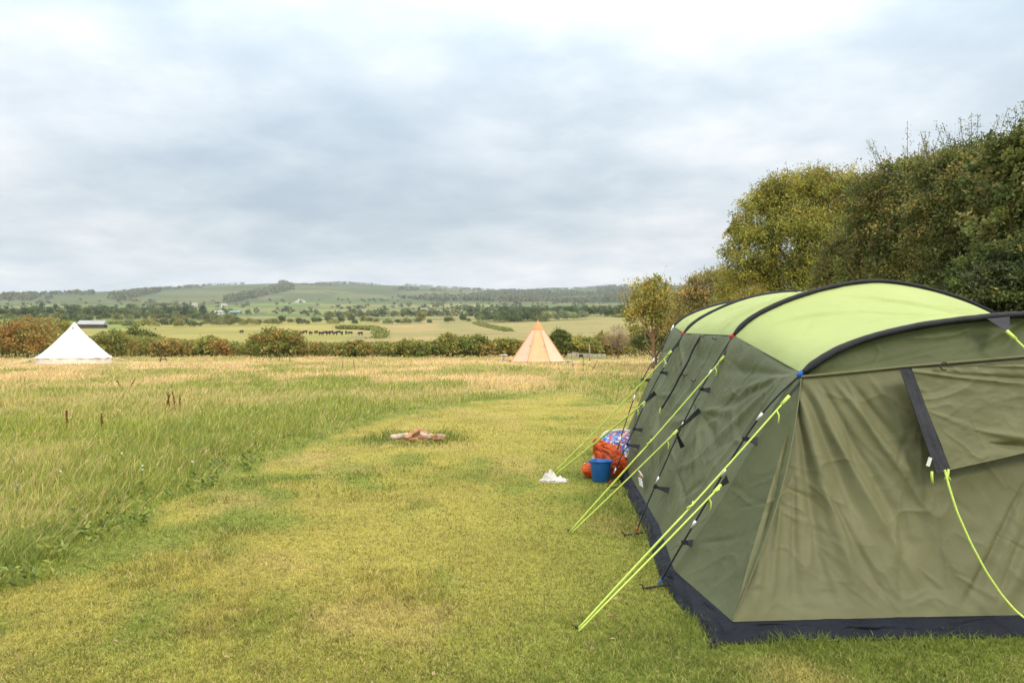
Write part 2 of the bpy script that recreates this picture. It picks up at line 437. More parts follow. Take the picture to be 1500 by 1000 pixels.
def samp(n, y0, y1, p, umax):
    q = rng.random(n)
    y = (y0**(1-p)+q*(y1**(1-p)-y0**(1-p)))**(1/(1-p))
    x = (rng.random(n)*2-1)*(umax*y+.9)
    return x, y
def build_lawn_grass(n):
    x, y = samp(n, 2.2, 31, 2.0, .86)
    k = in_lawn(x, y) & ~((x > 1.2) & (x < 4.9) & (y > 4.5) & (y < 11)) & (x < 9)
    x, y = x[k], y[k]; n = len(x)
    C = lawn_col(x, y)
    v = rng.random(n)
    C = C*((.50+.85*rng.random(n))*(.68+.64*vnoise(x*13, y*11, 0, 83))*(.86+.28*vnoise(x*5, y*4, 0, 84)))[:, None]
    C = mix(C, np.array((.66, .47, .26)), (v > .91)*.75)
    C = mix(C, np.array((.15, .20, .04)), (v < .16)*.6)
    pn = fbm(x*1.3, y*1.3, 0, 82, 3)
    h = (.013+.020*rng.random(n))*(1+.9*sstep(.55, .75, pn))
    dp = np.hypot((x-PIT[0])/.85, (y-PIT[1]+.05)/.75)
    ring = np.exp(-((dp-.72)/.30)**2)
    h = h*(1+5.5*ring*(.3+.9*rng.random(n))*(.4+.6*vnoise(x*3, y*3, 0, 91)))
    C = mix(C, np.array((.12, .17, .03)), ring*.85)
    # uncut fringe round the tent foot; its darker tint also paints in contact shadow
    td = np.maximum(np.maximum(1.0-x, x-5.1), np.maximum(4.25-y, y-11.4))
    fr = np.exp(-(np.clip(td, 0, 9)/.12)**2)*(y > 4)*(np.abs(td) < .5)
    h = h*(1+.8*fr*rng.random(n)**2)
    C = mix(C, np.array((.17, .22, .042)), np.clip(fr*.5+.35*np.exp(-(np.clip(td, 0, 9)/.7)**2), 0, .7))
    w = np.maximum(.0035+.003*rng.random(n), y*.00095)
    lean = .2+.9*rng.random(n); az = rng.random(n)*2*math.pi
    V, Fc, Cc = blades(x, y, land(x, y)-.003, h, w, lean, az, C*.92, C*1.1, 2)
    o = np_mesh('mown_grass', V, Fc, M['grass'], False, Cc); tag(o, 'short yellow-green mown grass on the pitch beside the tent', 'grass', kind='stuff')
def build_meadow(n):
    x, y = samp(n, 3.5, 70.5, 1.45, .84)
    k = ~in_lawn(x, y) & ((x < 7.6) | (y > 24)) & (y < 70.5)
    k &= np.hypot(x-BELL[0], y-BELL[1]) > 2.45
    k &= np.hypot(x-TIPI[0], y-TIPI[1]) > 1.75
    x, y = x[k], y[k]; n = len(x)
    C, straw = meadow_col(x, y)
    sm = np.clip(short_mask(x, y)+.75*np.exp(-((x-BELL[0])/3.)**6-((y-BELL[1]+1.5)/3.)**4)+.5*np.exp(-((x-TIPI[0])/2.6)**6-((y-TIPI[1]+1.2)/2.6)**4), 0, 1)
    edge = np.exp(-lawn_dist(x, y)/.55)
    right = (x > 1.4)*(y < 28)*1.0
    v = rng.random(n)
    C = mix(C, np.array((.23, .275, .045)), np.clip(edge*.8+right*.5, 0, 1))
    C = mix(C, np.array((.30, .36, .09)), sm*.8)
    C = mix(C, np.array((.74, .56, .22)), (v > .88-.16*straw)*.6*(1-edge*.6))
    C = mix(C, np.array((.16, .205, .035)), (v < .26)*.65*(1-.6*straw))
    C = C*(.62+.7*rng.random(n))[:, None]
    tall = fbm(x*.5, y*.35, 0, 17, 3)
    h = (.065+.125*rng.random(n))*(.45+1.15*tall)*(.22+.78*sstep(-.05, 1.0, lawn_dist(x, y)+(fbm(x*1.2, y*1.2, 0, 57, 3)-.5)*.9))*(1-.80*sm)*(.6+.8*vnoise(x*2.2, y*2.2, 0, 37))
    tuft = sstep(.58, .75, fbm(x*1.4, y*1.1, 0, 19, 3)); h = h*(1+.35*tuft)
    C = mix(C, np.array((.20, .27, .06)), tuft*.45*(1-straw))
    w = np.maximum(.005+.006*rng.random(n), y*.00085)
    az = (fbm(x*.35, y*.35, 0, 29, 3)-.5)*5+.3+rng.normal(size=n)*1.7
    lean = .10+.85*rng.random(n)**1.3
    zz = land(x, y)
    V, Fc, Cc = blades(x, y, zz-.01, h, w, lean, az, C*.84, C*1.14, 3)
    o = np_mesh('meadow_grass', V, Fc, M['grass'], False, Cc); tag(o, 'long uncut meadow grass, green and straw coloured, filling the field', 'grass', kind='stuff')
    # flowering stalks: thin stem and a feathery head
    q = rng.random(n) < .060*(.35+straw)*(1-sm)*(1-edge*.6)
    x, y, zz, st = x[q], y[q], zz[q], straw[q]; n = len(x)
    h = (.13+.19*rng.random(n)); az = rng.normal(size=n)*.7+.2; lean = .25+.75*rng.random(n)
    cs = mix((.66, .53, .27), (.68, .42, .25), np.clip(rng.random(n)*.6+sstep(18, 40, y)*.5, 0, 1))*(.75+.5*rng.random(n))[:, None]
    w = np.maximum(.0035, y*.0006)
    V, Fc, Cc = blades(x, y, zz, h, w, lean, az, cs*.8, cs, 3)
    tip = V.reshape(n, -1, 3)[:, -1]
    d = np.stack((np.cos(az)*lean*.9, np.sin(az)*lean*.9, np.full(n, .8)), -1); d /= np.linalg.norm(d, axis=1)[:, None]
    L = .05+.07*rng.random(n)
    V2, F2, C2 = leaf_geo(tip-d*L[:, None]*.6, d, L, np.maximum(.006, y*.0008), cs*1.0, .1)
    o = np_mesh('meadow_seed_heads', np.concatenate((V, V2)), [Fc, F2+len(V)], M['grass'], False, np.concatenate((Cc, C2)))
    tag(o, 'straw and rosy seed heads standing above the meadow grass', 'grass', kind='stuff')

def build_weeds():
    n0 = 9000; x, y = samp(n0, 4.2, 24, 1.6, .8)
    d = lawn_dist(x, y); k = (~in_lawn(x, y)) & (d < .75) & (rng.random(n0) < np.exp(-d/.4)) & (fbm(x*.8, y*.8, 0, 87, 3) > .46) & (x < 2.2)
    x, y = x[k], y[k]; n = len(x); per = 7; kk = np.repeat(np.arange(n), per)
    a = rng.random(n*per)*6.28; up = .25+.9*rng.random(n*per)
    dd = np.stack((np.cos(a), np.sin(a), up), -1)
    p = np.stack((x[kk], y[kk], .01+.10*rng.random(n*per)), -1)+rng.normal(size=(n*per, 3))*np.array((.03, .03, .0))
    L = .035+.045*rng.random(n*per)
    c = np.array([(.165, .22, .045), (.22, .275, .055), (.13, .175, .038), (.32, .34, .07)])[rng.integers(0, 4, n)][kk]*(.7+.6*rng.random(n*per))[:, None]
    V, Fc, C = leaf_geo(p, dd, L, np.maximum(L*.5, .02), c)
    o = np_mesh('edge_weeds', V, Fc, M['leaf'], False, C); tag(o, 'broad-leaved weeds along the edge of the long grass', 'weeds', kind='stuff')

def build_litter():
    x, y = samp(650, 3.6, 20, 1.8, .75); k = in_lawn(x, y) & (x < 1.0+.4*(y < 4.2)); x, y = x[k], y[k]; n = len(x)
    a = rng.random(n)*6.28; d = np.stack((np.cos(a), np.sin(a), rng.normal(size=n)*.2), -1)
    c = np.array([(.48, .33, .17), (.50, .38, .20), (.34, .22, .11), (.44, .36, .16), (.16, .20, .05)])[rng.integers(0, 5, n)]*(.7+.5*rng.random(n))[:, None]
    L = .012+.03*rng.random(n)**2
    V, Fc, C = leaf_geo(np.stack((x, y, .012+.02*rng.random(n)), -1), d, L, L*.5, c)
    o = np_mesh('leaf_litter', V, Fc, M['leaf'], False, C); tag(o, 'dry clippings and small dead leaves lying on the mown grass', 'leaf litter', kind='stuff')

# ------------------------------------------------------------------ leaves
def leaf_geo(c, d, L, wd, col, fold=.25):
    n = len(c); d = d/np.linalg.norm(d, axis=1)[:, None]
    r = rng.normal(size=(n, 3)); s = np.cross(d, r); s /= np.linalg.norm(s, axis=1)[:, None]+1e-9
    nn = np.cross(d, s); L = np.broadcast_to(L, (n,))[:, None]; wd = np.broadcast_to(wd, (n,))[:, None]
    mid = c+d*L*.45
    V = np.stack((c, mid+s*wd/2+nn*wd*fold, c+d*L, mid-s*wd/2+nn*wd*fold), 1)
    Fc = np.arange(n)[:, None]*4+np.arange(4)[None]
    return V.reshape(-1, 3), Fc, np.repeat(col, 4, 0)
def unit(n):
    v = rng.normal(size=(n, 3)); return v/np.linalg.norm(v, axis=1)[:, None]
def crown_leaves(lumps, ncl, per, size, pal, sig=.16, shell=(.62, 1.0), ratio=.55, droop=0.0, zmin=None, jitter=.18, berry=0.0):
    """lumps: (x,y,z,r[,zs]); leaves in clusters over each lump's outer part"""
    lp = np.array([(l+(1.,))[:5] if len(l) == 4 else l for l in lumps], float)
    wt = lp[:, 3]**2; k = rng.choice(len(lp), ncl, p=wt/wt.sum())
    d = unit(ncl); d[:, 2] = np.where(d[:, 2] < -.45, -d[:, 2], d[:, 2])
    rad = lp[k, 3]*(shell[0]+(shell[1]-shell[0])*rng.random(ncl)**.6)
    rad = rad*(.80+.45*fbm(d[:, 0]*2+k*3.1, d[:, 1]*2, d[:, 2]*2, 77, 2))
    cc = lp[k, :3]+d*rad[:, None]*np.stack((np.ones(ncl), np.ones(ncl), lp[k, 4]), -1)
    pal = np.asarray(pal, float)
    t = rng.random(ncl); ci = np.minimum((t*len(pal)).astype(int), len(pal)-1)
    # neighbouring clusters share a tint
    ci2 = np.minimum((np.clip((fbm(cc[:, 0]*.8/size*.07, cc[:, 1]*.8/size*.07, cc[:, 2]*.8/size*.07, 7, 2)-.25)/.5, 0, .999)*len(pal)).astype(int), len(pal)-1)
    ci = np.where(rng.random(ncl) < .6, ci2, ci)
    ccol = pal[ci]*(.60+.8*rng.random(ncl))[:, None]
    n = ncl*per; kk = np.repeat(np.arange(ncl), per)
    sg = (sig*lp[k, 3])[kk]
    p = cc[kk]+rng.normal(size=(n, 3))*sg[:, None]*np.array((1, 1, .7))
    if zmin is not None: p[:, 2] = np.maximum(p[:, 2], zmin+rng.random(n)*.1)
    dd = unit(n)+d[kk]*.7; dd[:, 2] -= droop
    L = size*(.65+.7*rng.random(n)); b_ = rng.random(n) < berry; L = np.where(b_, L*.75, L)
    ccol = np.where(b_[:, None], np.array((.62, .22, .05)), ccol[kk]); kk = np.arange(n)
    return leaf_geo(p, dd, L, L*ratio, ccol[kk]*(1-jitter/2+jitter*rng.random(n))[:, None])
def shoots(lumps, ns, lo, hi, size, pal, per=14, top=.5):
    per = int(per*2.2)
    """upright leafy shoots that break the outline of a crown"""
    lp = np.array([l[:4] for l in lumps], float); Vs = []; nv = 0; Fs = []; Cs = []
    pal = np.asarray(pal, float)
    k = rng.choice(len(lp), ns); d = unit(ns); d[:, 2] = np.abs(d[:, 2])*(1-top)+top; d /= np.linalg.norm(d, axis=1)[:, None]
    base = lp[k, :3]+d*lp[k, 3:4]*.85
    dr = d*.6+np.array((0, 0, .8)); dr /= np.linalg.norm(dr, axis=1)[:, None]
    ln = lo+(hi-lo)*rng.random(ns)**1.6
    kk = np.repeat(np.arange(ns), per); t = rng.random(ns*per)
    p = base[kk]+dr[kk]*(ln[kk]*t)[:, None]+rng.normal(size=(ns*per, 3))*(size*(1.5*(1-t)+.25))[:, None]
    dd = unit(ns*per)+dr[kk]
    L = size*(.6+.6*rng.random(ns*per))*(1-.4*t)
    col = pal[rng.integers(0, len(pal), ns)][kk]*(.7+.6*rng.random(ns*per))[:, None]
    V, Fc, C = leaf_geo(p, dd, L, L*.5, col)
    mb = MB()
    for i in range(ns): mb.tube([base[i]-dr[i]*.3, base[i]+dr[i]*ln[i]], [.008, .003], 4, False)
    sv = np.concatenate(mb.v); sf = np.concatenate(mb.f[4])
    return np.concatenate((V, sv)), np.concatenate((Fc, sf+len(V))), np.concatenate((C, np.tile((.09, .07, .05), (len(sv), 1))))
def trunk_mesh(base, height, r, lumps, nb, name='trunk', parent=None, lean=(0, 0), mat='trunk'):
    mb = MB(); base = np.asarray(base, float)
    top = base+np.array((lean[0], lean[1], height))
    t = np.linspace(0, 1, 9)[:, None]
    pts = base*(1-t)+top*t+np.stack((np.sin(t[:, 0]*5)*r*.5, np.cos(t[:, 0]*4)*r*.5-r*.5, t[:, 0]*0), -1)
    rr = r*(1-.72*t[:, 0]); rr[0] *= 1.35
    mb.tube(pts, rr, 9)
    for i in range(nb):
        l = lumps[i % len(lumps)]; s = pts[int(3+(i*7) % 5)]; e = np.array(l[:3])+unit(1)[0]*l[3]*.75
        tt = np.linspace(0, 1, 6)[:, None]
        c = s*(1-tt)+e*tt; c[:, 2] += np.sin(tt[:, 0]*math.pi)*.08*np.linalg.norm(e-s)
        c[1:-1] += rng.normal(size=(4, 3))*.03*np.linalg.norm(e-s)
        mb.tube(c, r*.42*(1-.85*tt[:, 0]), 6, False)
    return mb.build(name, M[mat], parent, True)
def cat_geo(parts):
    Vs, Fs, Cs = [], [], []; n = 0
    for V, Fc, C in parts: Vs.append(V); Fs.append(Fc+n); Cs.append(C); n += len(V)
    return np.concatenate(Vs), np.concatenate(Fs), np.concatenate(Cs)
def tree(name, label, cat, base, lumps, geo, trunk_h, trunk_r, nb=10, group=None, lean=(0, 0), mat='trunk'):
    root = empty(name, tuple(base)); tag(root, label, cat, group)
    trunk_mesh(base, trunk_h, trunk_r, lumps, nb, 'trunk', root, lean, mat)
    V, Fc, C = geo
    np_mesh('crown', V, Fc, M['leaf'], False, C, root)
    return root
def LP(*a):
    """(px,py,Y,rpx) -> world lumps"""
    return [tuple(W(p, q, Y))+(r/F*Y,) for (p, q, Y, r) in a]

# palettes (albedo)
OLV = [(0.260, 0.272, 0.047), (0.338, 0.315, 0.058), (0.403, 0.353, 0.063), (0.208, 0.227, 0.041), (0.390, 0.315, 0.074), (0.286, 0.290, 0.053)]
HAW = [(0.179, 0.194, 0.053), (0.236, 0.224, 0.065), (0.133, 0.162, 0.045), (0.264, 0.229, 0.069), (0.198, 0.219, 0.054), (0.160, 0.182, 0.050), (0.217, 0.199, 0.065), (0.114, 0.147, 0.041)]
DKG = [(0.092, 0.122, 0.029), (0.120, 0.154, 0.036), (0.069, 0.095, 0.024), (0.156, 0.180, 0.040), (0.101, 0.127, 0.030), (0.184, 0.196, 0.048)]
GLD = [(.42, .36, .08), (.47, .39, .08), (.36, .33, .075), (.29, .29, .07), (.40, .34, .08), (.50, .38, .08)]
BRZ = [(0.374, 0.308, 0.094), (0.418, 0.308, 0.094), (0.308, 0.275, 0.083), (0.253, 0.242, 0.077), (0.418, 0.286, 0.094)]
GRY = [(0.095, 0.119, 0.046), (0.123, 0.142, 0.053), (0.081, 0.100, 0.038), (0.142, 0.152, 0.057)]
RUS = [(0.391, 0.235, 0.073), (0.460, 0.252, 0.073), (0.322, 0.252, 0.078), (0.253, 0.246, 0.068), (0.391, 0.223, 0.068), (0.218, 0.235, 0.064), (0.287, 0.270, 0.073)]
HDG = [(0.225, 0.270, 0.068), (0.294, 0.306, 0.075), (0.174, 0.234, 0.057), (0.364, 0.336, 0.087), (0.260, 0.280, 0.068), (0.433, 0.316, 0.090)]
# ------------------------------------------------------------------ the big tunnel tent
def resample(P, n):
    P = np.asarray(P, float); s = np.concatenate(([0], np.cumsum(np.linalg.norm(np.diff(P, axis=0), axis=1)))); t = np.linspace(0, s[-1], n)
    return np.stack([np.interp(t, s, P[:, i]) for i in range(3)], -1)
def smooth_poly(P, n, it=40):
    Q = resample(P, n)
    for _ in range(it):
        Q[1:-1] = .25*Q[:-2]+.5*Q[1:-1]+.25*Q[2:]
    return resample(Q, n)
def arch(pix, Yf, Yt, zt, xc):
    """left half of a hoop from the foot to its top, mirrored about xc"""
    L = []
    for (px, py) in pix:
        Y = Yf
        for _ in range(8):
            p = W(px, py, Y); Y = Yf+(Yt-Yf)*np.clip(p[2]/zt, 0, 1)
        L.append(W(px, py, Y))
    L = np.array(L); L[0, 2] = 0
    Rr = L[::-1].copy(); Rr[:, 0] = 2*xc-Rr[:, 0]
    return smooth_poly(np.concatenate((L, Rr)), 240, 30)
HOOP = {
 'D': arch([(965, 855), (1000, 795), (1045, 718), (1075, 665), (1110, 612), (1140, 576), (1177, 545), (1198, 526), (1229, 510), (1268, 495), (1307, 485), (1345, 477), (1384, 471), (1438, 465), (1490, 460)], 5.33, 4.83, 1.75, 3.06),
 'C': arch([(932, 778), (945, 745), (960, 710), (992, 638), (1010, 600), (1030, 563), (1071, 494), (1083, 478), (1100, 464), (1150, 440), (1200, 424), (1242, 415), (1276, 411)], 6.78, 6.78, 2.1, 3.005),
 'B': arch([(893, 708), (908, 672), (918, 652), (943, 594), (960, 560), (999, 490), (1013, 473), (1048, 454), (1082, 440), (1113, 432), (1152, 427)], 9.0, 9.0, 2.1, 3.08),
 'A': arch([(889, 704), (896, 690), (908, 644), (928, 584), (938, 560), (986, 478), (993, 469), (1017, 457), (1048, 447), (1061, 444), (1090, 440)], 9.22, 10.4, 2.06, 3.07)}
CLIPZ = {'D': 1.372, 'C': 1.606, 'B': 1.640, 'A': 1.74}
def split(h):
    P = HOOP[h]; z = P[:, 2]; i0 = np.argmax(z > CLIPZ[h]); i1 = len(z)-np.argmax(z[::-1] > CLIPZ[h])
    return resample(P[:i0+1], 60), resample(P[i0:i1], 120), resample(P[i1-1:], 60)
HS = {k: split(k) for k in HOOP}
def at_z(h, z):
    L = HS[h][0]; i = np.argmin(np.abs(L[:, 2]-z)); return L[i]
TENT = empty('tunnel_tent', (3.05, 7.2, 0))
tag(TENT, 'large olive and lime green tunnel tent with black hoops on the mown grass', 'tent')
trng = np.random.default_rng(3)
SK = .092                                        # top of the groundsheet strip
BASE_IN = {'D': (1.055, 5.33), 'C': (1.185, 6.60), 'B': (1.285, 8.75), 'A': (1.33, 9.55)}
def fabric_left(h):
    """where the cloth runs just inside the outer pole, clip to strip"""
    P = HS[h][0][::-1].copy(); t = np.linspace(0, 1, len(P))
    b = np.array((*BASE_IN[h], SK))
    Q = P+np.array((.075, 0, -.02))*sstep(0, .35, t)[:, None]
    k = sstep(.55, 1.0, t)[:, None]; Q = Q*(1-k)+(Q+(b-Q[-1]))*k
    return resample(Q, 190)
FL = {h: fabric_left(h) for h in HOOP}
def mirror(P): Q = P.copy(); Q[..., 0] = 6.12-Q[..., 0]; return Q
def bay(h0, h1, nv=170):
    a, b = FL[h0], FL[h1]; v = np.linspace(0, 1, nv)
    return a[:, None]*(1-v)[None, :, None]+b[:, None]*v[None, :, None]
def side_disp(P, seed, sag, segs):
    n, m = P.shape[:2]; S, V = np.meshgrid(np.linspace(0, 1, n), np.linspace(0, 1, m), indexing='ij')
    Lw = np.linalg.norm(P[n//2, 0]-P[n//2, -1]); Lh = 1.75
    U, T = V*Lw, S*Lh
    edge = np.minimum(1, np.minimum(V, 1-V)*7)
    d = -sag*np.sin(math.pi*V)*sstep(0, .15, S)*(1-.5*S)
    r = np.random.default_rng(seed)
    d = d+fold_field(U, T, segs)*edge
    d = d+fold_field(U, T, rand_folds(26, Lw, Lh, -.75, .5, .5, .035, .010, r))*edge*sstep(.04, .2, S)
    d = d+(fbm(U*3, T*3, seed, seed, 4)-.5)*.030*edge
    d = d+creases(U, T, seed+3, .011)*edge*sstep(.02, .15, S)
    return d*(1-S**7)
# roofs
for (h0, h1, sg) in (('A', 'B', .035), ('B', 'C', .05), ('C', 'D', .125)):
    a, b = HS[h0][1], HS[h1][1]; v = np.linspace(0, 1, 70)[None, :, None]
    P = a[:, None]*(1-v)+b[:, None]*v
    S, V = np.meshgrid(np.linspace(0, 1, 120), np.linspace(0, 1, 70), indexing='ij')
    d = -sg*np.sin(math.pi*V)-.022*np.sin(math.pi*V)*np.exp(-(np.minimum(S, 1-S)/.06)**2)
    U2, T2 = V*1.8, S*4.2
    rr = np.random.default_rng(ord(h0))
    d += fold_field(U2, T2, rand_folds(34, 1.8, 4.2, 1.45, .25, 2.0, .035, .030, rr))*np.minimum(1, np.minimum(V, 1-V)*8)
    d += (fbm(U2*2, T2*.8, 0, 5, 3)-.5)*.02*np.minimum(1, np.minimum(V, 1-V)*6)
    d = np.minimum(d, -.004)
    o = cloth('roof_panel', P, d, M['lime'], TENT, (0, 0, 1))
    for e_ in (0, -1):
        mb = MB(); mb.tube(P[e_]+np.array((0, 0, -.004)), .0055, 6, False); mb.build('seam_tape', M['canopy'], TENT, True)
# sides, both flanks
FOLDS = {('C', 'D'): [(1.55, .06, .25, .55, .055, .020), (1.55, .05, .1, .30, .045, -.016), (1.5, .08, .5, 1.0, .06, .018), (1.52, .06, .0, .85, .05, -.014), (1.5, .1, .9, 1.3, .05, .016),
                      (.02, .70, .8, .52, .05, .018), (.02, .72, .9, .85, .05, -.02), (.02, .74, .7, 1.15, .05, .02), (.02, .72, .45, 1.35, .05, -.016), (.02, 1.25, .7, 1.0, .05, .016), (.02, 1.25, .8, 1.4, .04, -.015)],
         ('B', 'C'): [(.02, .10, .9, .5, .05, .018), (2.1, .80, 1.2, .55, .05, -.02), (2.1, .80, 1.1, .95, .05, .022), (2.1, .80, 1.4, 1.3, .05, -.018), (.02, .75, .9, .65, .05, .018), (.02, .78, .8, 1.1, .05, -.018), (1.6, .1, .9, .9, .05, .016), (2.1, 1.2, 1.3, 1.1, .05, .016), (.1, .75, 1.0, 1.4, .06, .02)],
         ('A', 'B'): [(.02, .5, .6, .4, .05, .012)]}
BAYP = {}
for (h0, h1, sg) in (('A', 'B', .03), ('B', 'C', .055), ('C', 'D', .045)):
    P = bay(h0, h1); d = side_disp(P, ord(h1), sg, FOLDS[(h0, h1)])
    BAYP[h0+h1] = P
    cloth('side_panel', P, d, M['olive'], TENT, (-1, 0, 0))
    cloth('side_panel', mirror(P), d, M['olive'], TENT, (1, 0, 0))
# front: a side gusset, the main panel under the seam and the darker canopy above it
CORNER = np.array((1.175, 4.36, SK)); CLIPD = HS['D'][0][-1]
nS, nV = 180, 120
ss = np.linspace(0, 1, nS)[:, None]
cre = CLIPD*(1-ss)+CORNER*ss; cre += np.array((.05, -.05, 0))*np.sin(math.pi*ss)
lefte = resample(FL['D'], nS)
v = np.linspace(0, 1, nV)[None, :, None]
Pg = lefte[:, None]*(1-v)+cre[:, None]*v
S, V = np.meshgrid(ss[:, 0], v[0, :, 0], indexing='ij')
d = -.05*np.sin(math.pi*V)*S*(1-S**5)+(fbm(V*S*4, S*5, 2, 8, 4)-.5)*.025*np.minimum(1, np.minimum(V, 1-V)*6)*S
d += fold_field(V*S*1.0, S*1.7, [(.15, .9, .55, .62, .03, .008), (.2, 1.05, .6, .85, .03, -.009), (.35, 1.2, .42, 1.45, .03, .009), (.1, 1.4, .45, 1.2, .035, -.009), (.5, 1.1, .7, 1.5, .04, .012), (.6, 1.3, .9, 1.6, .04, -.012)])*S
d += creases(V*S*1.0, S*1.7, 79, .009)*S*(1-S**6)*np.minimum(1, np.minimum(V, 1-V)*6)
cloth('side_gusset', Pg, d, M['olive'], TENT, (-1, -.5, 0))
cloth('side_gusset', mirror(Pg), d, M['olive'], TENT, (1, -.5, 0))
# hem line of the front at the top of the strip
nC = 380
qq = np.linspace(0, 1, nC)
def hem(q):
    x = CORNER[0]+(6.12-2*CORNER[0])*q
    y = CORNER[1]+.13*np.sin(np.clip(q*1.4, 0, 1)*math.pi/2)
    return np.stack((x, y, np.full_like(x, SK)), -1)
topD = resample(HS['D'][1], nC)
# columns run from the hoop to the hem; the x of both ends is matched so that they hang
xt = topD[:, 0]; q_top = (xt-xt[0])/(xt[-1]-xt[0])
bot = hem(q_top)
def seam_z(x): return np.interp(x, [1.0, CLIPD[0], 2.35, 3.06, 3.77, 6.12-CLIPD[0], 6], [1.365, 1.368, 1.435, 1.50, 1.435, 1.368, 1.365])
def front_grid(v0f, v1f, nv):
    """between two height functions expressed as fraction of each column"""
    t = np.linspace(0, 1, nv)[:, None]
    f = v0f[None]*(1-t)+v1f[None]*t
    return topD[None]*(1-f[..., None])+bot[None]*f[..., None], f
fs = np.clip((topD[:, 2]-seam_z(xt))/(topD[:, 2]-SK), 0, 1)
fs = np.maximum(fs, .004)
Pc, fc = front_grid(np.zeros(nC), fs, 40)
Uc = Pc[..., 0]; Tc = Pc[..., 2]
Sc = np.linspace(0, 1, 40)[:, None]*np.ones((1, nC))
dc = -.03*np.sin(math.pi*Sc)*np.minimum(1, fs*8)[None]+(fbm(Uc*3, Tc*5, 1, 14, 4)-.5)*.02*np.sin(math.pi*Sc)
dc += fold_field(Uc, Tc, [(2.0, 1.42, 2.9, 1.62, .03, .010), (2.2, 1.42, 3.0, 1.55, .025, -.010), (3.05, 1.72, 2.62, 1.50, .03, .014), (3.05, 1.72, 2.85, 1.48, .03, -.014), (1.8, 1.38, 2.5, 1.52, .02, .008), (2.6, 1.45, 3.1, 1.49, .02, .010)])*np.sin(math.pi*Sc)
dc += creases(Uc, Tc*2, 75, .008)*np.sin(math.pi*Sc)
cloth('canopy_panel', Pc, dc, M['canopy'], TENT, (0, -1, 0))
Pf, ff = front_grid(fs, np.ones(nC), 220)
Uf, Tf = Pf[..., 0], Pf[..., 2]
Vf = np.linspace(0, 1, 220)[:, None]*np.ones((1, nC))
def fx(px, py, Y=4.6): p = W(px, py, Y); return p[0], p[2]
segs = []
fr = np.random.default_rng(19)
def seg(p0, p1, w, a): segs.append((*fx(*p0), *fx(*p1), w, a))
# the creased corner seam and the folds that fan out below the hoop end, read off as they hang
seg((1182, 560), (1085, 890), .045, .050); seg((1160, 640), (1100, 850), .03, -.026)
for (p0, p1, w, a) in [((1188, 556), (1228, 760), .045, .026), ((1196, 556), (1262, 770), .04, -.020), ((1206, 556), (1300, 800), .045, .024), ((1222, 556), (1330, 790), .035, -.022), ((1240, 552), (1352, 720), .035, .022),
                       ((1262, 552), (1360, 690), .03, -.018), ((1290, 545), (1352, 640), .03, .014), ((1186, 570), (1196, 860), .04, -.026), ((1188, 600), (1250, 900), .04, .018), ((1210, 700), (1290, 890), .03, -.014),
                       ((1225, 620), (1345, 870), .03, .013), ((1330, 700), (1290, 850), .03, .010), ((1150, 720), (1110, 880), .03, .018), ((1170, 700), (1150, 880), .03, -.016),
                       ((1515, 705), (1384, 905), .030, -.024), ((1535, 760), (1425, 908), .05, .016), ((1452, 800), (1368, 905), .02, -.009), ((1580, 740), (1462, 905), .05, -.016), ((1380, 720), (1378, 890), .02, .008)]:
    seg(p0, p1, w, a)
segs += [(x+2.0, z0, x1+2.0, z1, w, a) for (x, z0, x1, z1, w, a) in rand_folds(16, 2.2, 1.2, 1.2, .5, .5, .03, .009, fr)]
segs += [(x+1.2, z0+.1, x1+1.2, z1+.1, w, a) for (x, z0, x1, z1, w, a) in rand_folds(40, 1.6, 1.1, -.9, .6, .28, .016, .0045, fr)]
ev = np.minimum(1, np.minimum(Vf, 1-Vf)*10)
df = fold_field(Uf, Tf, segs)*ev-.045*np.sin(math.pi*Vf)**1.2+(fbm(Uf*2.6, Tf*2.2, 3, 44, 4)-.5)*.045*ev+(fbm(Uf*9, Tf*6, 3, 46, 3)-.5)*.008*ev+creases(Uf, Tf, 71, .010)*ev
cloth('front_panel', Pf, df, M['olive_front'], TENT, (0, -1, 0))
mb = MB(); sp = Pf[0].copy(); sp[:, 1] -= .012
mb.tube(sp, .009, 8, False); mb.build('seam', M['olive_front'], TENT, True)
mb = MB(); mb.tube(cre[4:-2]+np.array((-.004, -.004, 0)), .004, 6, False); mb.build('seam', M['olive_front'], TENT, True)
# rear wall, hidden behind the hoops
rt = resample(HS['A'][1], 60); rb = rt.copy(); rb[:, 2] = SK; rb[:, 1] = 10.9; rb[:, 0] = 1.4+(6.12-2.8)*(rt[:, 0]-rt[0, 0])/(rt[-1, 0]-rt[0, 0])
t = np.linspace(0, 1, 30)[:, None, None]; P = rt[None]*(1-t)+rb[None]*t
cloth('rear_panel', P, (fbm(P[..., 0]*2, P[..., 2]*2, 0, 4, 3)-.5)*.03, M['olive'], TENT, (0, 1, 0))
a = np.concatenate((FL['A'],))
Pr = resample(a, 40)[:, None]*(1-np.linspace(0, 1, 20)[None, :, None])+resample(P[:, 0], 40)[:, None]*np.linspace(0, 1, 20)[None, :, None]
cloth('rear_gusset', Pr, np.zeros(Pr.shape[:2]), M['olive'], TENT, (-1, .5, 0))
cloth('rear_gusset', mirror(Pr), np.zeros(Pr.shape[:2]), M['olive'], TENT, (1, .5, 0))
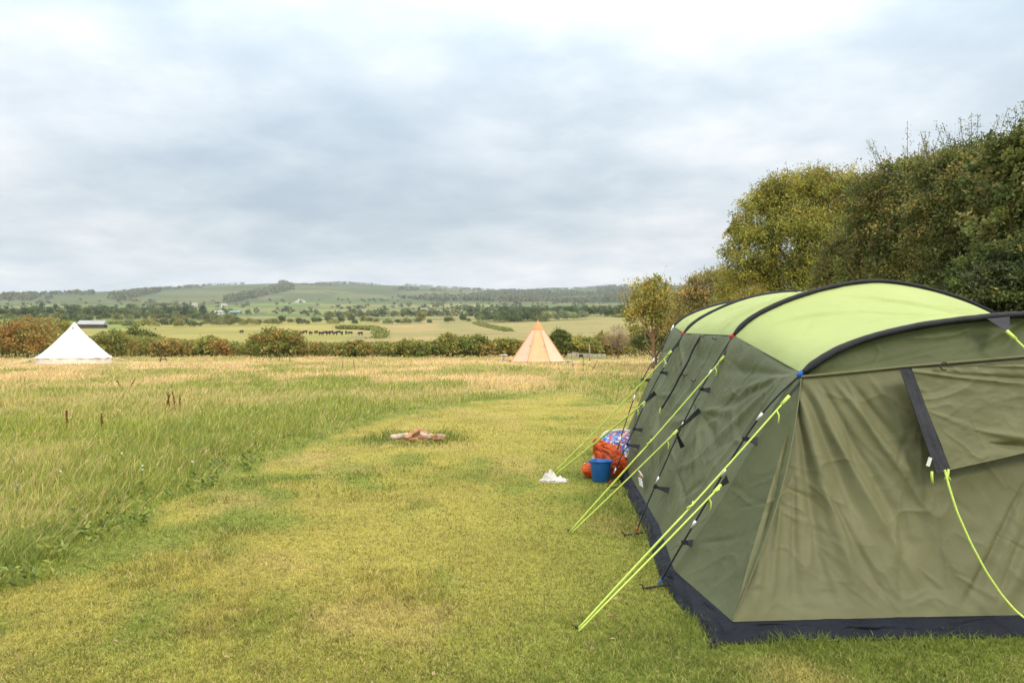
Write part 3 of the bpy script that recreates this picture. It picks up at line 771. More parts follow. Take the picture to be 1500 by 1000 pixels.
# navy groundsheet strip all round
up = [(BASE_IN['A'][0], 9.55), (BASE_IN['B'][0], 8.75), (1.24, 7.7), (BASE_IN['C'][0], 6.60), (1.12, 5.95), (1.055, 5.33), (1.112, 4.87), (CORNER[0], CORNER[1])]
lo = [(1.24, 9.6), (1.19, 8.75), (1.15, 7.7), (1.085, 6.60), (1.03, 5.95), (.975, 5.33), (1.00, 4.83), (1.055, 4.27)]
hq = hem(np.linspace(0, 1, 30))[1:-1]
up += [tuple(p[:2]) for p in hq]; lo += [(1.055+(6.12-2.11)*q, 4.27+.115*min(1, q*2.2)) for q in np.linspace(0, 1, 30)[1:-1]]
up += [(6.12-x, y) for x, y in up[7::-1]]; lo += [(6.12-x, y) for x, y in lo[7::-1]]
up += [(4.72, 10.9), (1.4, 10.9), up[0]]; lo += [(4.85, 11.05), (1.3, 11.05), lo[0]]
Uq = resample(np.array([(*p, SK) for p in up]), 700)
# lower edge found at the matching station
su = np.concatenate(([0], np.cumsum(np.linalg.norm(np.diff(np.array(up), axis=0), axis=1)))); tt = np.linspace(0, su[-1], 700)
Lq = np.stack([np.interp(tt, su, np.array(lo)[:, 0]), np.interp(tt, su, np.array(lo)[:, 1]), np.zeros(700)], -1)
Lq[:, 2] = .004
rows = np.linspace(0, 1, 14)[:, None, None]
P = Uq[None]*(1-rows)+Lq[None]*rows
SS, RR = np.meshgrid(tt, rows[:, 0, 0], indexing='xy')
P[..., 2] += .012*np.sin(math.pi*RR)+(fbm(SS*9, RR*2, 0, 6, 3)-.5)*.035*np.sin(math.pi*np.clip(RR*.9+.1, 0, 1))
P[..., 0] += (fbm(SS*7, RR*3, 1, 9, 3)-.5)*.06*np.sin(math.pi*RR)
P[..., 1] += (fbm(SS*7, RR*3, 5, 9, 3)-.5)*.06*np.sin(math.pi*RR)
np_mesh('groundsheet_strip', P, grid_faces(14, 700), M['skirt'], True, None, TENT)
# hoops: black pole with ferrules, coloured foot, charcoal sleeve over the roof
def pole_parts(h, ferr, foot_mat, tab_mat, clips):
    p = MB(); p.tube(HS[h][0], .0065, 8); pole = p.build('pole', M['pole'], TENT, True)
    p = MB(); p.tube(HS[h][2], .0065, 8); pole2 = p.build('pole', M['pole'], TENT, True)
    s = HS[h][1].copy(); n = len(s); T = np.gradient(s, axis=0); T /= np.linalg.norm(T, axis=1)[:, None]
    Yv = np.array((0, 1., 0)); Nn = np.cross(T, Yv); Nn *= np.sign(Nn[n//2, 2]); Nn /= np.linalg.norm(Nn, axis=1)[:, None]
    th = np.arange(12)/12*2*math.pi; k = np.arange(n)
    wob = 1+.22*(fbm(k*.35, 0*k, ord(h), 3, 3)-.5)
    end = np.minimum(1, .55+np.minimum(k, n-1-k)*.12)
    V = s[:, None]+(np.cos(th)[None, :, None]*Nn[:, None]*.021+np.sin(th)[None, :, None]*Yv[None, None]*.058)*(wob*end)[:, None, None]
    i = np.arange(n-1)[:, None]; j = np.arange(12)[None]
    q = np.stack((i*12+j, i*12+(j+1) % 12, (i+1)*12+(j+1) % 12, (i+1)*12+j), -1).reshape(-1, 4)
    np_mesh('pole_sleeve', V, [q, np.array([np.arange(12)[::-1]]), np.array([np.arange(12)+(n-1)*12])], M['sleeve'], True, None, TENT)
    for P2, pole_ in ((HS[h][0], pole), (HS[h][2][::-1], pole2)):
        a, b = P2[-1]+(P2[-1]-P2[-4])*.1, P2[-2]-(P2[-1]-P2[-2])*.2
        mb = MB(); mb.tube([b, a], [.016, .021], 10); mb.build('sleeve_tab', M[tab_mat], pole_, True)
        mb = MB(); mb.tube([P2[0]+(P2[3]-P2[0])*.0, P2[0]+(P2[4]-P2[0])*.35], [.011, .010], 10); mb.build('pole_foot', M[foot_mat], pole_, True)
    for z in ferr:
        p0, p1 = at_z(h, z-.032), at_z(h, z+.032)
        mb = MB(); mb.tube([p0, p1], .0095, 10); mb.build('ferrule', M['metal'], pole, True)
    for z in clips:
        c = at_z(h, z); f = FL[h]; i = np.argmin(np.abs(f[:, 2]-(z-.015))); e = f[i]+np.array((.03, -.012, 0))
        mb = MB(); mb.box(c+np.array((.008, 0, 0)), (.034, .022, .026), rotz(.3))
        u = np.array((0, .015, .030)); w2 = np.array((0, .0, .006))
        Vv = [c+w2, c-w2, e+u, e-u, c+w2+np.array((0, .004, 0)), c-w2+np.array((0, .004, 0)), e+u+np.array((0, .004, 0)), e-u+np.array((0, .004, 0))]
        mb.add(Vv, [np.array([(0, 1, 3, 2), (4, 6, 7, 5), (0, 2, 6, 4), (1, 5, 7, 3), (2, 3, 7, 6), (0, 4, 5, 1)])])
        mb.build('pole_clip', M['strap'], pole)
    return pole
def zpix(h, py):
    L = HS[h][0]; y = HY-(L[:, 2]-EYE)/L[:, 1]*F; return L[np.argmin(np.abs(y-py)), 2]
pole_parts('D', [zpix('D', 612), zpix('D', 690), zpix('D', 770)], 'blue', 'blue', [zpix('D', 640), zpix('D', 793)])
pole_parts('C', [zpix('C', 546), zpix('C', 624), zpix('C', 704)], 'red', 'red', [zpix('C', 712), zpix('C', 568)])
pole_parts('B', [zpix('B', 536), zpix('B', 594), zpix('B', 655), zpix('B', 690)], 'red', 'red', [zpix('B', 546), zpix('B', 652), zpix('B', 629)])
pole_parts('A', [zpix('A', 481), zpix('A', 528), zpix('A', 584), zpix('A', 644)], 'metal', 'metal', [zpix('A', 556)])
# webbing straps that carry the guy lines, and the lines themselves
def strap(p0, p1, wa, wb, parent):
    p0, p1 = np.asarray(p0), np.asarray(p1); t = p1-p0; s = np.cross(t, (0, 1., 0)); s /= np.linalg.norm(s); o = np.array((0, .003, 0))
    V = []
    for oo in (-o, o): V += [p0-s*wa+oo, p0+s*wa+oo, p1+s*wb+oo, p1-s*wb+oo]
    mb = MB(); mb.add(V, [np.array([(0, 1, 2, 3), (4, 7, 6, 5), (0, 4, 5, 1), (1, 5, 6, 2), (2, 6, 7, 3), (3, 7, 4, 0)])])
    return mb.build('guy_strap', M['strap'], parent)
def guy(p0, peg, slide, gap, ft=True, rad=.0054):
    p0, peg = np.asarray(p0, float), np.asarray(peg, float)
    t = np.linspace(0, 1, 24)[:, None]; t0 = slide
    side = np.array((.0, .0, 1.))*gap; mb = MB(); dr = p0-peg; Ln = np.linalg.norm(dr); dr = dr/Ln
    sag = np.array((0, 0, -.012*Ln))*np.sin(math.pi*t)*.6
    base = peg*(1-t)+p0*t+sag
    off = side*np.sin(math.pi*np.clip(t/t0, 0, 1))**.6*(t < t0)
    mb.tube(base, rad, 7)
    mb.tube((base+off+np.array((.004, -.008, .004)))[t[:, 0] <= max(t0, .3)], rad, 7)
    o = mb.build('guy_line', M['neon'], TENT, True)
    c = peg+dr*Ln*t0+np.array((0, 0, gap*.3-.004))
    mb = MB(); mb.tube([c-dr*.028+np.array((.0, -.006, .006)), c-dr*.008+np.array((.008, -.008, .004)), c+dr*.008+np.array((.010, -.008, .0)), c+dr*.026+np.array((.0, -.006, .006))], .006, 7); mb.build('line_slider', M['neon'], o, True)
    if ft:
        e = p0-dr*.10
        mb = MB(); mb.tube([e, e+np.array((.012, -.01, -.03)), e+np.array((.006, -.015, -.075))], rad*.95, 7); mb.build('line_tail', M['neon'], o, True)
        mb = MB(); mb.tube([p0+dr*.02, p0-dr*.05], rad*1.9, 8); mb.build('knot', M['neon'], o, True)
    mb = MB(); pd = np.array((.25, .1, -1.)); pd /= np.linalg.norm(pd)
    mb.tube([peg+np.array((-.02, 0, .035)), peg+np.array((0, 0, .03)), peg+pd*.10], .004, 6); mb.build('tent_peg', M['hook'], o, True)
    return o
for (h, y0, y1) in (('D', 549, 583), ('C', 498, 527), ('B', 494, 518)):
    pass
a = HS['D'][0][-1]+np.array((.012, -.012, -.02)); b = W(1153, 583, a[1]-.06); strap(a, b, .006, .009, TENT)
guy(b, G(843, 924), .52, .010)
a = at_z('D', zpix('D', 712))+np.array((.075, -.02, .06)); b = W(1053, 713, 5.0); strap(a, b, .026, .006, TENT); guy(b, G(843, 926)+np.array((.01, .01, 0)), .98, .006)
a = HS['C'][0][-1]+np.array((.015, -.01, -.02)); b = W(1059, 524, a[1]-.04); strap(a, b, .018, .008, TENT); guy(b, G(832, 781), .52, .010)
a = at_z('C', zpix('C', 610))+np.array((.10, -.03, .05)); b = W(990, 632, 6.65); strap(a, b, .022, .006, TENT); guy(b, G(834, 782)+np.array((.01, .02, 0)), .98, .006)
c2 = W(1000, 655, 6.7); strap(c2, b, .020, .006, TENT)
a = HS['B'][0][-1]+np.array((.015, -.01, -.02)); b = W(982, 516, 8.9); strap(a, b, .025, .008, TENT); guy(b, G(809, 695), .30, .012, rad=.0072)
a = W(960, 575, 9.0); b = W(943, 590, 8.9); strap(a, b, .028, .006, TENT); guy(b, G(811, 697), .97, .012, rad=.0072)
# grey triangle at the top of the front hoop with its guy line out to the right
p0, p1, p2 = W(1438, 467, 4.80), W(1471, 464, 4.80), W(1471, 488, 4.72)
off = np.array((0, -.05, 0)); V = [p0+off, p1+off, p2+off, p0+off*1.08, p1+off*1.08, p2+off*1.08]
mb = MB(); mb.add(V, [np.array([(0, 1, 2), (3, 5, 4)]), np.array([(0, 3, 4, 1), (1, 4, 5, 2), (2, 5, 3, 0)])]); mb.build('strap_gusset', M['strip'], TENT)
guy(p2+off, (3.72, 3.25, 0), .85, .02)
# window blind on the front: olive flap with a charcoal strip along its edge, toggles and a loose cord
def fpt(px, py, off):
    Y = 4.6
    for _ in range(8):
        p = W(px, py, Y); i = np.argmin((Pf[..., 0]-p[0])**2+(Pf[..., 2]-p[2])**2); i = np.unravel_index(i, Pf.shape[:2])
        Y = Pf[i][1]-off
    return W(px, py, Y)
def flap(name, tl, tr, br, bl, mat, nu, nv, off, seed, amp, parent):
    P = np.zeros((nv, nu, 3))
    for j in range(nv):
        v = j/(nv-1)
        for i in range(nu):
            u = i/(nu-1)
            px = (tl[0]*(1-u)+tr[0]*u)*(1-v)+(bl[0]*(1-u)+br[0]*u)*v; py = (tl[1]*(1-u)+tr[1]*u)*(1-v)+(bl[1]*(1-u)+br[1]*u)*v
            Y = 4.72-.29*(py-530)/375-off; P[j, i] = W(px, py, Y)
    U2, V2 = np.meshgrid(np.linspace(0, 1, nu), np.linspace(0, 1, nv))
    d = (fbm(U2*5, V2*4, seed, seed, 4)-.5)*amp
    if nu > 40:
        d += fold_field(U2*1.1, V2*.6, [(.0, .02, .5, .14, .02, .018), (.1, .03, .8, .17, .025, -.02), (.25, .5, .45, .58, .025, -.022), (.2, .4, .5, .56, .03, .015), (0, .25, .2, .4, .02, .008), (.55, .25, 1, .3, .03, -.010), (.3, .0, 1., .07, .02, .014)])
    d = d+creases(U2*1.1, V2*.7, seed, .008)*(nu > 40)
    Nn = grid_normal(P); s = -np.sign(Nn[..., 1].mean()); V = P+Nn*s*d[..., None]
    # a hem gives the cloth its thickness
    back = V+np.array((0, .006, 0)); f = grid_faces(nv, nu); n = nu*nv
    idx = np.arange(n).reshape(nv, nu); ring = np.concatenate((idx[0], idx[1:, -1], idx[-1, -2::-1], idx[-2:0:-1, 0])); r2 = np.roll(ring, -1)
    return np_mesh(name, np.concatenate((V.reshape(-1, 3), back.reshape(-1, 3))), [f, f[:, ::-1]+n, np.stack((ring, r2, r2+n, ring+n), -1)], mat, True, None, parent)
FLAP = flap('window_blind', (1334, 539), (1700, 525), (1700, 618), (1391, 688), M['olive_front'], 200, 110, .055, 61, .03, TENT)
flap('blind_edge', (1318, 538), (1335, 538), (1393, 689), (1371, 692), M['strip'], 12, 40, .068, 62, .012, FLAP)
mb = MB(); p = W(1365, 690, 4.52); mb.tube([p, p+np.array((.0, 0, -.03)), p+np.array((.004, 0, -.065))], .0075, 8); mb.build('toggle', M['neon'], FLAP, True)
mb = MB(); p = W(1361, 676, 4.52); mb.box(p, (.02, .004, .05), roty(.3)); mb.build('label_tab', M['white_patch'], FLAP)
Cp = [(1384, 688, 4.50), (1390, 712, 4.47), (1402, 750, 4.44), (1422, 795, 4.41), (1445, 838, 4.38), (1468, 872, 4.36), (1490, 897, 4.33), (1512, 912, 4.28), (1560, 932, 4.2)]
mb = MB(); pts = resample(smooth_poly([W(*c) for c in Cp], 60, 3), 60); mb.tube(pts, .0065, 8)
CORD = mb.build('hanging_cord', M['neon'], TENT, True)
mb = MB(); p = W(1384, 688, 4.495); mb.tube([p, p+np.array((.012, 0, -.03)), p+np.array((.03, 0, -.055))], .006, 8); mb.tube([p+np.array((.02, 0, .005)), p+np.array((.018, 0, -.03)), p+np.array((.0, 0, -.05))], .006, 8); mb.build('knot', M['neon'], CORD, True)
p = W(1382, 536, 4.62); mb = MB(); th = np.linspace(0, 5.2, 12); mb.tube([p+np.array((math.cos(q)*.022, -.01, math.sin(q)*.022)) for q in th], .005, 6); mb.build('tie_hook', M['hook'], TENT, True)
# side window: zip, webbing loops and the small printed mark low on the wall
P = BAYP['BC']; Nb = grid_normal(P); sgn = -np.sign(Nb[..., 0].mean())
def side_pt(px, py, off=.02):
    q = np.stack(((P[..., 0]/P[..., 1])*F+HX, HY-(P[..., 2]-EYE)/P[..., 1]*F), -1)
    i = np.unravel_index(np.argmin((q[..., 0]-px)**2+(q[..., 1]-py)**2), q.shape[:2]); return P[i]+Nb[i]*sgn*off
mb = MB(); mb.tube(smooth_poly([side_pt(*c, .004) for c in ((1026, 494), (1014, 515), (1010, 527), (996, 552), (988, 568), (970, 598))], 40, 4), .010, 8); Z = mb.build('window_zip', M['strip'], TENT, True)
p = side_pt(969, 598, .012); mb = MB(); mb.tube([p, p+np.array((-.012, -.01, -.04)), p+np.array((-.004, -.012, -.075))], .007, 7); mb.build('zip_pull', M['neon'], Z, True)
for c in ((1004, 550), (1017, 558), (1030, 494), (1048, 497)):
    p = side_pt(*c, .012); mb = MB(); mb.tube([p+np.array((-.02, 0, .012)), p+np.array((0, -.008, -.006)), p+np.array((.028, 0, .010))], .005, 6); mb.build('window_loop', M['strap'], TENT, True)
def printed(pix, mat, nm):
    pts = np.array([side_pt(x, y, .030) for x, y in pix]); back = pts+np.array((.004, 0, 0)); n = len(pts)
    mb = MB(); mb.add(np.concatenate((pts, back)), [np.arange(n)[None], (np.arange(n)[::-1]+n)[None], np.array([(i, (i+1) % n, (i+1) % n+n, i+n) for i in range(n)])]); return mb.build(nm, mat, TENT)
def side_lin(px, py, off=.03):
    """smooth position on the wall round the mark"""
    a, b, c = side_pt(940, 685), side_pt(952, 685), side_pt(940, 715)
    return a+(b-a)*(px-940)/12+(c-a)*(py-685)/30+np.array((-off, 0, 0))
def printed2(pix, mat, nm):
    pts = np.array([side_lin(x, y, .03) for x, y in pix]); back = pts+np.array((.004, 0, 0)); n = len(pts)
    mb = MB(); mb.add(np.concatenate((pts, back)), [np.arange(n)[None], (np.arange(n)[::-1]+n)[None], np.array([(i, (i+1) % n, (i+1) % n+n, i+n) for i in range(n)])]); return mb.build(nm, mat, TENT)
printed2([(941.5, 688.5), (944, 690), (949, 698), (946, 696)], M['white_patch'], 'printed_mark')
printed2([(942, 695.5), (944.5, 696), (949.5, 700), (946, 699)], M['orange_patch'], 'printed_mark')
for k in range(4):
    x0 = 942.2+k*.5; y0 = 699.5+k*3.1
    printed2([(x0, y0), (x0+4.6, y0+2.6), (x0+4.8, y0+4.6), (x0+.3, y0+2.0)], M['white_patch'], 'printed_mark')
# corner peg with its black loop
p = np.array((1.02, 4.20, 0)); mb = MB(); mb.tube([(1.06, 4.28, .02), (1.035, 4.24, .035), (1.02, 4.20, .01), (1.05, 4.22, .015), (1.06, 4.28, .02)], .006, 7); L_ = mb.build('peg_loop', M['strap'], TENT, True)
mb = MB(); mb.tube([(1.0, 4.20, .045), (1.022, 4.20, .04), (1.03, 4.21, -.08)], .0055, 7); mb.build('tent_peg', M['hook'], L_, True)
for (x, y, dx) in ((.90, 6.62, .16), (.83, 5.22, .17), (1.03, 8.7, .12)):
    mb = MB(); mb.tube([(x+dx, y, .03), (x+dx*.5, y, .018), (x, y-.02, .012)], .007, 7); L_ = mb.build('peg_loop', M['strap'], TENT, True)
    mb = MB(); mb.tube([(x-.02, y-.02, .04), (x, y-.02, .036), (x+.02, y, -.08)], .0055, 7); mb.build('tent_peg', M['hook'], L_, True)
# ------------------------------------------------------------------ things beside the tent
def blob(name, c, r, amp, freq, seed, mat, parent=None, flat=.02, nu=90, nv=60, shape=None):
    th = np.linspace(0, 2*math.pi, nu); ph = np.linspace(0, math.pi, nv)
    T, Pp = np.meshgrid(th, ph); D = np.stack((np.sin(Pp)*np.cos(T), np.sin(Pp)*np.sin(T), np.cos(Pp)), -1)
    k = 1+amp*(fbm(D[..., 0]*freq+9, D[..., 1]*freq+9, D[..., 2]*freq+9, seed, 4)-.5)*2
    rid = np.abs(fbm(D[..., 0]*freq*1.7+3, D[..., 1]*freq*1.7, D[..., 2]*freq*1.7, seed+3, 3)-.5)*2
    k = k-amp*.5*(1-rid)**4
    P = D*k[..., None]*np.asarray(r)
    if shape: P = shape(P)
    P = P+np.asarray(c); P[..., 2] = np.maximum(P[..., 2], flat)
    return np_mesh(name, P, grid_faces(nv, nu)[:, ::-1], mat, True, None, parent)
# blue bucket
bc = W(880, 703, 9.15); bc[2] = 0
BK = empty('bucket', tuple(bc)); tag(BK, 'blue plastic bucket standing on the grass in front of the orange bag', 'bucket')
mb = MB(); mb.lathe([(0, .004), (.088, .004), (.094, .01), (.118, .215), (.121, .222), (.126, .224), (.126, .236), (.119, .238), (.114, .232), (.090, .018), (0, .016)], bc, 40); mb.build('shell', M['bucket'], BK, True)
mb = MB(); t = np.linspace(0, math.pi, 20); mb.tube(np.stack((bc[0]+.128*np.cos(t), bc[1]-.03-.115*np.sin(t), bc[2]+.225+.018*np.sin(t)), -1), .003, 6); mb.build('handle', M['bucket'], BK, True)
for s in (-1, 1):
    mb = MB(); mb.box(bc+np.array((s*.126, 0, .222)), (.014, .03, .03)); mb.build('handle_lug', M['bucket'], BK)
# orange mesh sack, leaning, drawn together with a dark cord
def lean_shape(P):
    P = P.copy(); z = P[..., 2]; P[..., 0] -= .22*np.clip(z, 0, 1); P[..., 1] += .05*z; return P
bg = W(893, 700, 9.45); bg[2] = 0
BG = empty('drawstring_bag', tuple(bg)); tag(BG, 'slumped translucent orange drawstring sack behind the blue bucket', 'bag')
def sack_shape(P):
    P = P.copy(); z = P[..., 2]; t = np.clip((z+.2)/.42, 0, 1); P[..., 0] = P[..., 0]*(1-.12*t)-.10*t+.045*(1-t); q = np.exp(-((P[..., 0]+.16)/.07)**2-((z-.17)/.09)**2); P[..., 2] += .07*q; P[..., 0] -= .05*q; r2_ = np.hypot(P[..., 0]+.19, z-.2); an = np.arctan2(z-.2, P[..., 0]+.19); P[..., 1] -= .018*np.sin(an*17)*np.exp(-r2_/.22)*sstep(0, .08, r2_); return P
blob('sack', bg+np.array((.04, 0, .185)), (.205, .18, .210), .17, 1.8, 4, M['bag'], BG, .006, 130, 90, sack_shape)
blob('loose_fold', bg+np.array((-.20, -.03, .085)), (.13, .12, .10), .26, 1.9, 9, M['bag'], BG, .006, 80, 50)
mb = MB()
mb.tube(smooth_poly([W(875, 657, 9.24), W(883, 661, 9.22), W(890, 661, 9.2), W(896, 670, 9.18), W(903, 667, 9.22)], 30, 3), .004, 6)
mb.tube(smooth_poly([W(887, 660, 9.21), W(892, 668, 9.18), W(897, 672, 9.18)], 20, 2), .004, 6)
mb.build('drawstring', M['cord'], BG, True)
# picnic blanket heaped over a low camp table behind
def blanket_mat():
    m, nt, out = mat_new('patchwork_print'); L = nt.links.new
    b = nt.nodes.new('ShaderNodeBsdfPrincipled'); b.inputs['Roughness'].default_value = .8
    tc = nt.nodes.new('ShaderNodeTexCoord'); v = nt.nodes.new('ShaderNodeTexVoronoi'); v.inputs['Scale'].default_value = 38
    L(tc.outputs['Object'], v.inputs['Vector'])
    s = nt.nodes.new('ShaderNodeSeparateColor'); L(v.outputs['Color'], s.inputs[0])
    r = ramp(nt, s.outputs[0], [(0, (.03, .10, .38)), (.22, (.10, .30, .60)), (.4, (.55, .06, .05)), (.52, (.66, .66, .62)), (.64, (.04, .13, .45)), (.8, (.62, .35, .06)), (.9, (.5, .10, .16))]); r.color_ramp.interpolation = 'CONSTANT'
    L(r.outputs[0], b.inputs['Base Color']); L(b.outputs[0], out.inputs[0]); return m
M['blanket'] = blanket_mat()
bl = np.array((1.27, 10.0, 0))
BL = empty('folded_blanket', tuple(bl)); tag(BL, 'colourful printed picnic blanket with white edging heaped behind the orange sack', 'blanket')
nx, ny = 60, 40
U2, V2 = np.meshgrid(np.linspace(0, 1, nx), np.linspace(0, 1, ny))
x = bl[0]-.37+.60*U2+.02*V2; y = bl[1]-.22+.44*V2
z = .30*sstep(0, .5, U2)**.8*sstep(-.30, .3, V2)+.11*V2*sstep(.1, .4, U2)+(fbm(U2*4, V2*4, 0, 3, 3)-.5)*.04
z = np.maximum(z, .01+.02*U2)
z = z+.02
P = np.stack((x, y, z), -1)
top = P.copy(); bot_ = P.copy(); bot_[..., 2] = .002
n = nx*ny; f = grid_faces(ny, nx); idx = np.arange(n).reshape(ny, nx); ring = np.concatenate((idx[0], idx[1:, -1], idx[-1, -2::-1], idx[-2:0:-1, 0])); r2 = np.roll(ring, -1)
np_mesh('printed_cloth', np.concatenate((top.reshape(-1, 3), bot_.reshape(-1, 3))), [f, f[:, ::-1]+n, np.stack((ring, r2, r2+n, ring+n), -1)], M['blanket'], True, None, BL)
mb = MB(); mb.tube(top[-1, 14:]+np.array((0, 0, .008)), .017, 8); mb.tube(np.stack((top[4:, 0, 0]-.01, top[4:, 0, 1], top[4:, 0, 2]), -1), .012, 8); mb.build('white_edging', M['petal'], BL, True)
# white rag on the guy line peg
rc = W(811, 706, 9.15); rc[2] = 0
nx, ny = 90, 60
U2, V2 = np.meshgrid(np.linspace(-1, 1, nx), np.linspace(-1, 1, ny))
hgt = .115*np.exp(-(((U2+.30)/.42)**2+(V2/.62)**2))+.045*np.exp(-(((U2-.45)/.4)**2+((V2+.1)/.4)**2))
hgt = hgt*(.92+.13*np.sin(U2*9+V2*5+4*fbm(U2*2, V2*2, 0, 5, 2)))+.010+.010*np.sin(U2*16+V2*9)*np.exp(-(U2**2+V2**2))
rad = 1-.18*fbm(U2*2, V2*2, 0, 13, 2)
env = np.sqrt(U2**2+V2**2)
X = rc[0]+U2*.165*rad*np.sqrt(np.clip(1-.42*V2**2, 0, 1))+.02*np.sin(V2*5); Yr = rc[1]+V2*.11*rad*np.sqrt(np.clip(1-.45*U2**2, 0, 1))
top = np.stack((X, Yr, hgt+.006), -1); bt = top.copy(); bt[..., 2] = .003
n = nx*ny; f = grid_faces(ny, nx); idx = np.arange(n).reshape(ny, nx); ring = np.concatenate((idx[0], idx[1:, -1], idx[-1, -2::-1], idx[-2:0:-1, 0])); r2 = np.roll(ring, -1)
o = np_mesh('white_rag', np.concatenate((top.reshape(-1, 3), bt.reshape(-1, 3))), [f, f[:, ::-1]+n, np.stack((ring, r2, r2+n, ring+n), -1)], M['rag'], True)
tag(o, 'crumpled white rag lying on the grass over a guy line peg', 'cloth')
# ------------------------------------------------------------------ fire pit logs
def log(name, p0, p1, r, mat, label, seed, n=12, split=False):
    p0, p1 = np.asarray(p0, float), np.asarray(p1, float); t = np.linspace(0, 1, 14)[:, None]; rr = np.random.default_rng(seed)
    pts = p0*(1-t)+p1*t+np.stack((fbm(t[:, 0]*4, 0*t[:, 0], seed, 1, 2)-.5, 0*t[:, 0], fbm(t[:, 0]*4, 0*t[:, 0], seed+5, 1, 2)-.5), -1)*r*.5
    dirn = (p1-p0)/np.linalg.norm(p1-p0); A = np.cross(dirn, (.2, .3, 1.)); A /= np.linalg.norm(A); B = np.cross(dirn, A)
    th = np.arange(n)/n*2*math.pi+rr.random()*6
    prof = 1+.12*rr.normal(size=n)
    if split: prof = prof*(.55+.45*np.maximum(np.cos(th-th[0])**2, .25)+.25*(np.abs(np.sin(1.5*(th-th[0]))) > .8))
    V = pts[:, None]+r*(1+.12*(fbm(t*5, np.arange(n)[None]*.7, seed, 3, 2)-.5))[..., None]*prof[None, :, None]*(np.cos(th)[None, :, None]*A+np.sin(th)[None, :, None]*B)
    i = np.arange(13)[:, None]; j = np.arange(n)[None]
    q = np.stack((i*n+j, i*n+(j+1) % n, (i+1)*n+(j+1) % n, (i+1)*n+j), -1).reshape(-1, 4)
    V = V.reshape(-1, 3)
    o = np_mesh(name, V, [q, np.arange(n)[::-1][None], (np.arange(n)+13*n)[None]], mat, not split)
    tag(o, label, 'log', 'logs heaped on the fire pit'); return o
def fp(px, py, Y): return W(px, py, Y)
log('fire_log', fp(571, 641, 12.9), fp(601, 637.5, 13.0), .042, M['bark'], 'pale round log sticking out of the left side of the fire pit', 1)
log('fire_log', fp(618, 637, 13.1), fp(653, 640, 12.9), .038, M['bark'], 'pale round log sticking out of the right side of the fire pit', 2)
log('fire_log', fp(595, 643, 12.75), fp(612, 630, 12.95), .055, M['wood_cut'], 'brown split log sloping up to the top of the heap from the left', 3, 7, True)
log('fire_log', fp(608, 630, 13.0), fp(627, 637, 12.95), .048, M['wood_cut'], 'brown split log sloping down to the right from the top of the heap', 4, 7, True)
log('fire_log', fp(612, 640, 12.7), fp(626, 642, 12.6), .035, M['wood_cut'], 'short split log lying low at the front middle of the heap', 5, 7, True)
log('fire_log', fp(636, 643, 12.6), fp(648, 641, 12.5), .035, M['wood_cut'], 'reddish split log end lying before the right hand round log', 6, 7, True)
log('fire_log', fp(622, 632, 13.2), fp(627, 641, 12.8), .030, M['wood_cut'], 'narrow split log leaning upright right of the heap top', 7, 6, True)
log('fire_log', fp(601, 640, 13.2), fp(617, 633, 13.3), .040, M['bark'], 'grey barked log behind the left sloping split log', 8)
log('fire_log', fp(600, 644.5, 12.6), fp(611, 643, 12.5), .030, M['wood_cut'], 'short reddish offcut at the front left foot of the heap', 9, 6, True)
log('fire_log', fp(627, 640, 12.8), fp(640, 638, 12.9), .032, M['wood_cut'], 'split offcut between the heap and the right hand round log', 10, 6, True)
log('fire_log', fp(617, 634, 12.7), fp(630, 641.5, 12.6), .030, M['bark'], 'thin pale stick crossing the front of the heap', 11)
# ------------------------------------------------------------------ bell tent
b0 = np.array((BELL[0], BELL[1], 0.)); BT = empty('bell_tent', tuple(b0)); tag(BT, 'white canvas bell tent with low side wall standing in the meadow', 'tent')
ns, nz = 144, 40
th = np.linspace(0, 2*math.pi, ns+1); t = np.linspace(0, 1, nz)
T2, Z2 = np.meshgrid(th, t)
ang = T2*7+.4
rad = 2.16*(.028+.972*Z2**1.08)*(1+.035*np.cos(ang*2)*Z2**2*.5)+.02*np.sin(Z2*9+T2*3)*Z2
sc = np.abs(np.sin(ang))
zz = 2.56-(2.56-.36)*Z2-.10*np.sin(math.pi*Z2)*(1-.5*sc)+(.06*(1-sc)-.03)*(Z2 > .93)
rad = rad+.05*np.exp(-((Z2-.52)/.1)**2)*(np.cos(T2) > 0)*np.abs(np.cos(T2))
P = np.stack((b0[0]+rad*np.cos(T2), b0[1]+rad*np.sin(T2), zz), -1)
np_mesh('canvas_roof', P, grid_faces(nz, ns+1)[:, ::-1], M['canvas'], True, None, BT)
P = np.stack([np.stack((b0[0]+r*(1+.008*np.sin(th*22))*np.cos(th), b0[1]+r*(1+.008*np.sin(th*22))*np.sin(th), np.full(ns+1, z)), -1) for r, z in ((2.10, .42), (2.11, .2), (2.13, 0))])
np_mesh('side_wall', P, grid_faces(3, ns+1)[:, ::-1], M['canvas_wall'], True, None, BT)
mb = MB(); mb.lathe([(.0, 2.62), (.05, 2.58), (.15, 2.44), (.27, 2.29), (.29, 2.25)], b0, 24); mb.build('roof_cap', M['canvas'], BT, True)
mb = MB(); mb.lathe([(0, 2.26), (.05, 2.26), (.05, 2.20), (0, 2.20)], b0+np.array((.10, -.37, .02)), 8); mb.build('air_vent', M['timber'], BT, True)
for k in range(10):
    a = k/10*2*math.pi+.25; ca, sa = math.cos(a), math.sin(a)
    mb = MB(); mb.tube([b0+np.array((2.18*ca, 2.18*sa, .38)), b0+np.array((3.9*ca, 3.9*sa, 0))], .010, 5); mb.build('guy_line', M['canvas_wall'], BT)
mb = MB(); p = b0+np.array((-1.42, -1.62, .40)); mb.tube([p, p+np.array((-.02, .10, .28)), p+np.array((-.03, .16, .50))], .012, 5); mb.build('hanging_tie', M['strap'], BT)
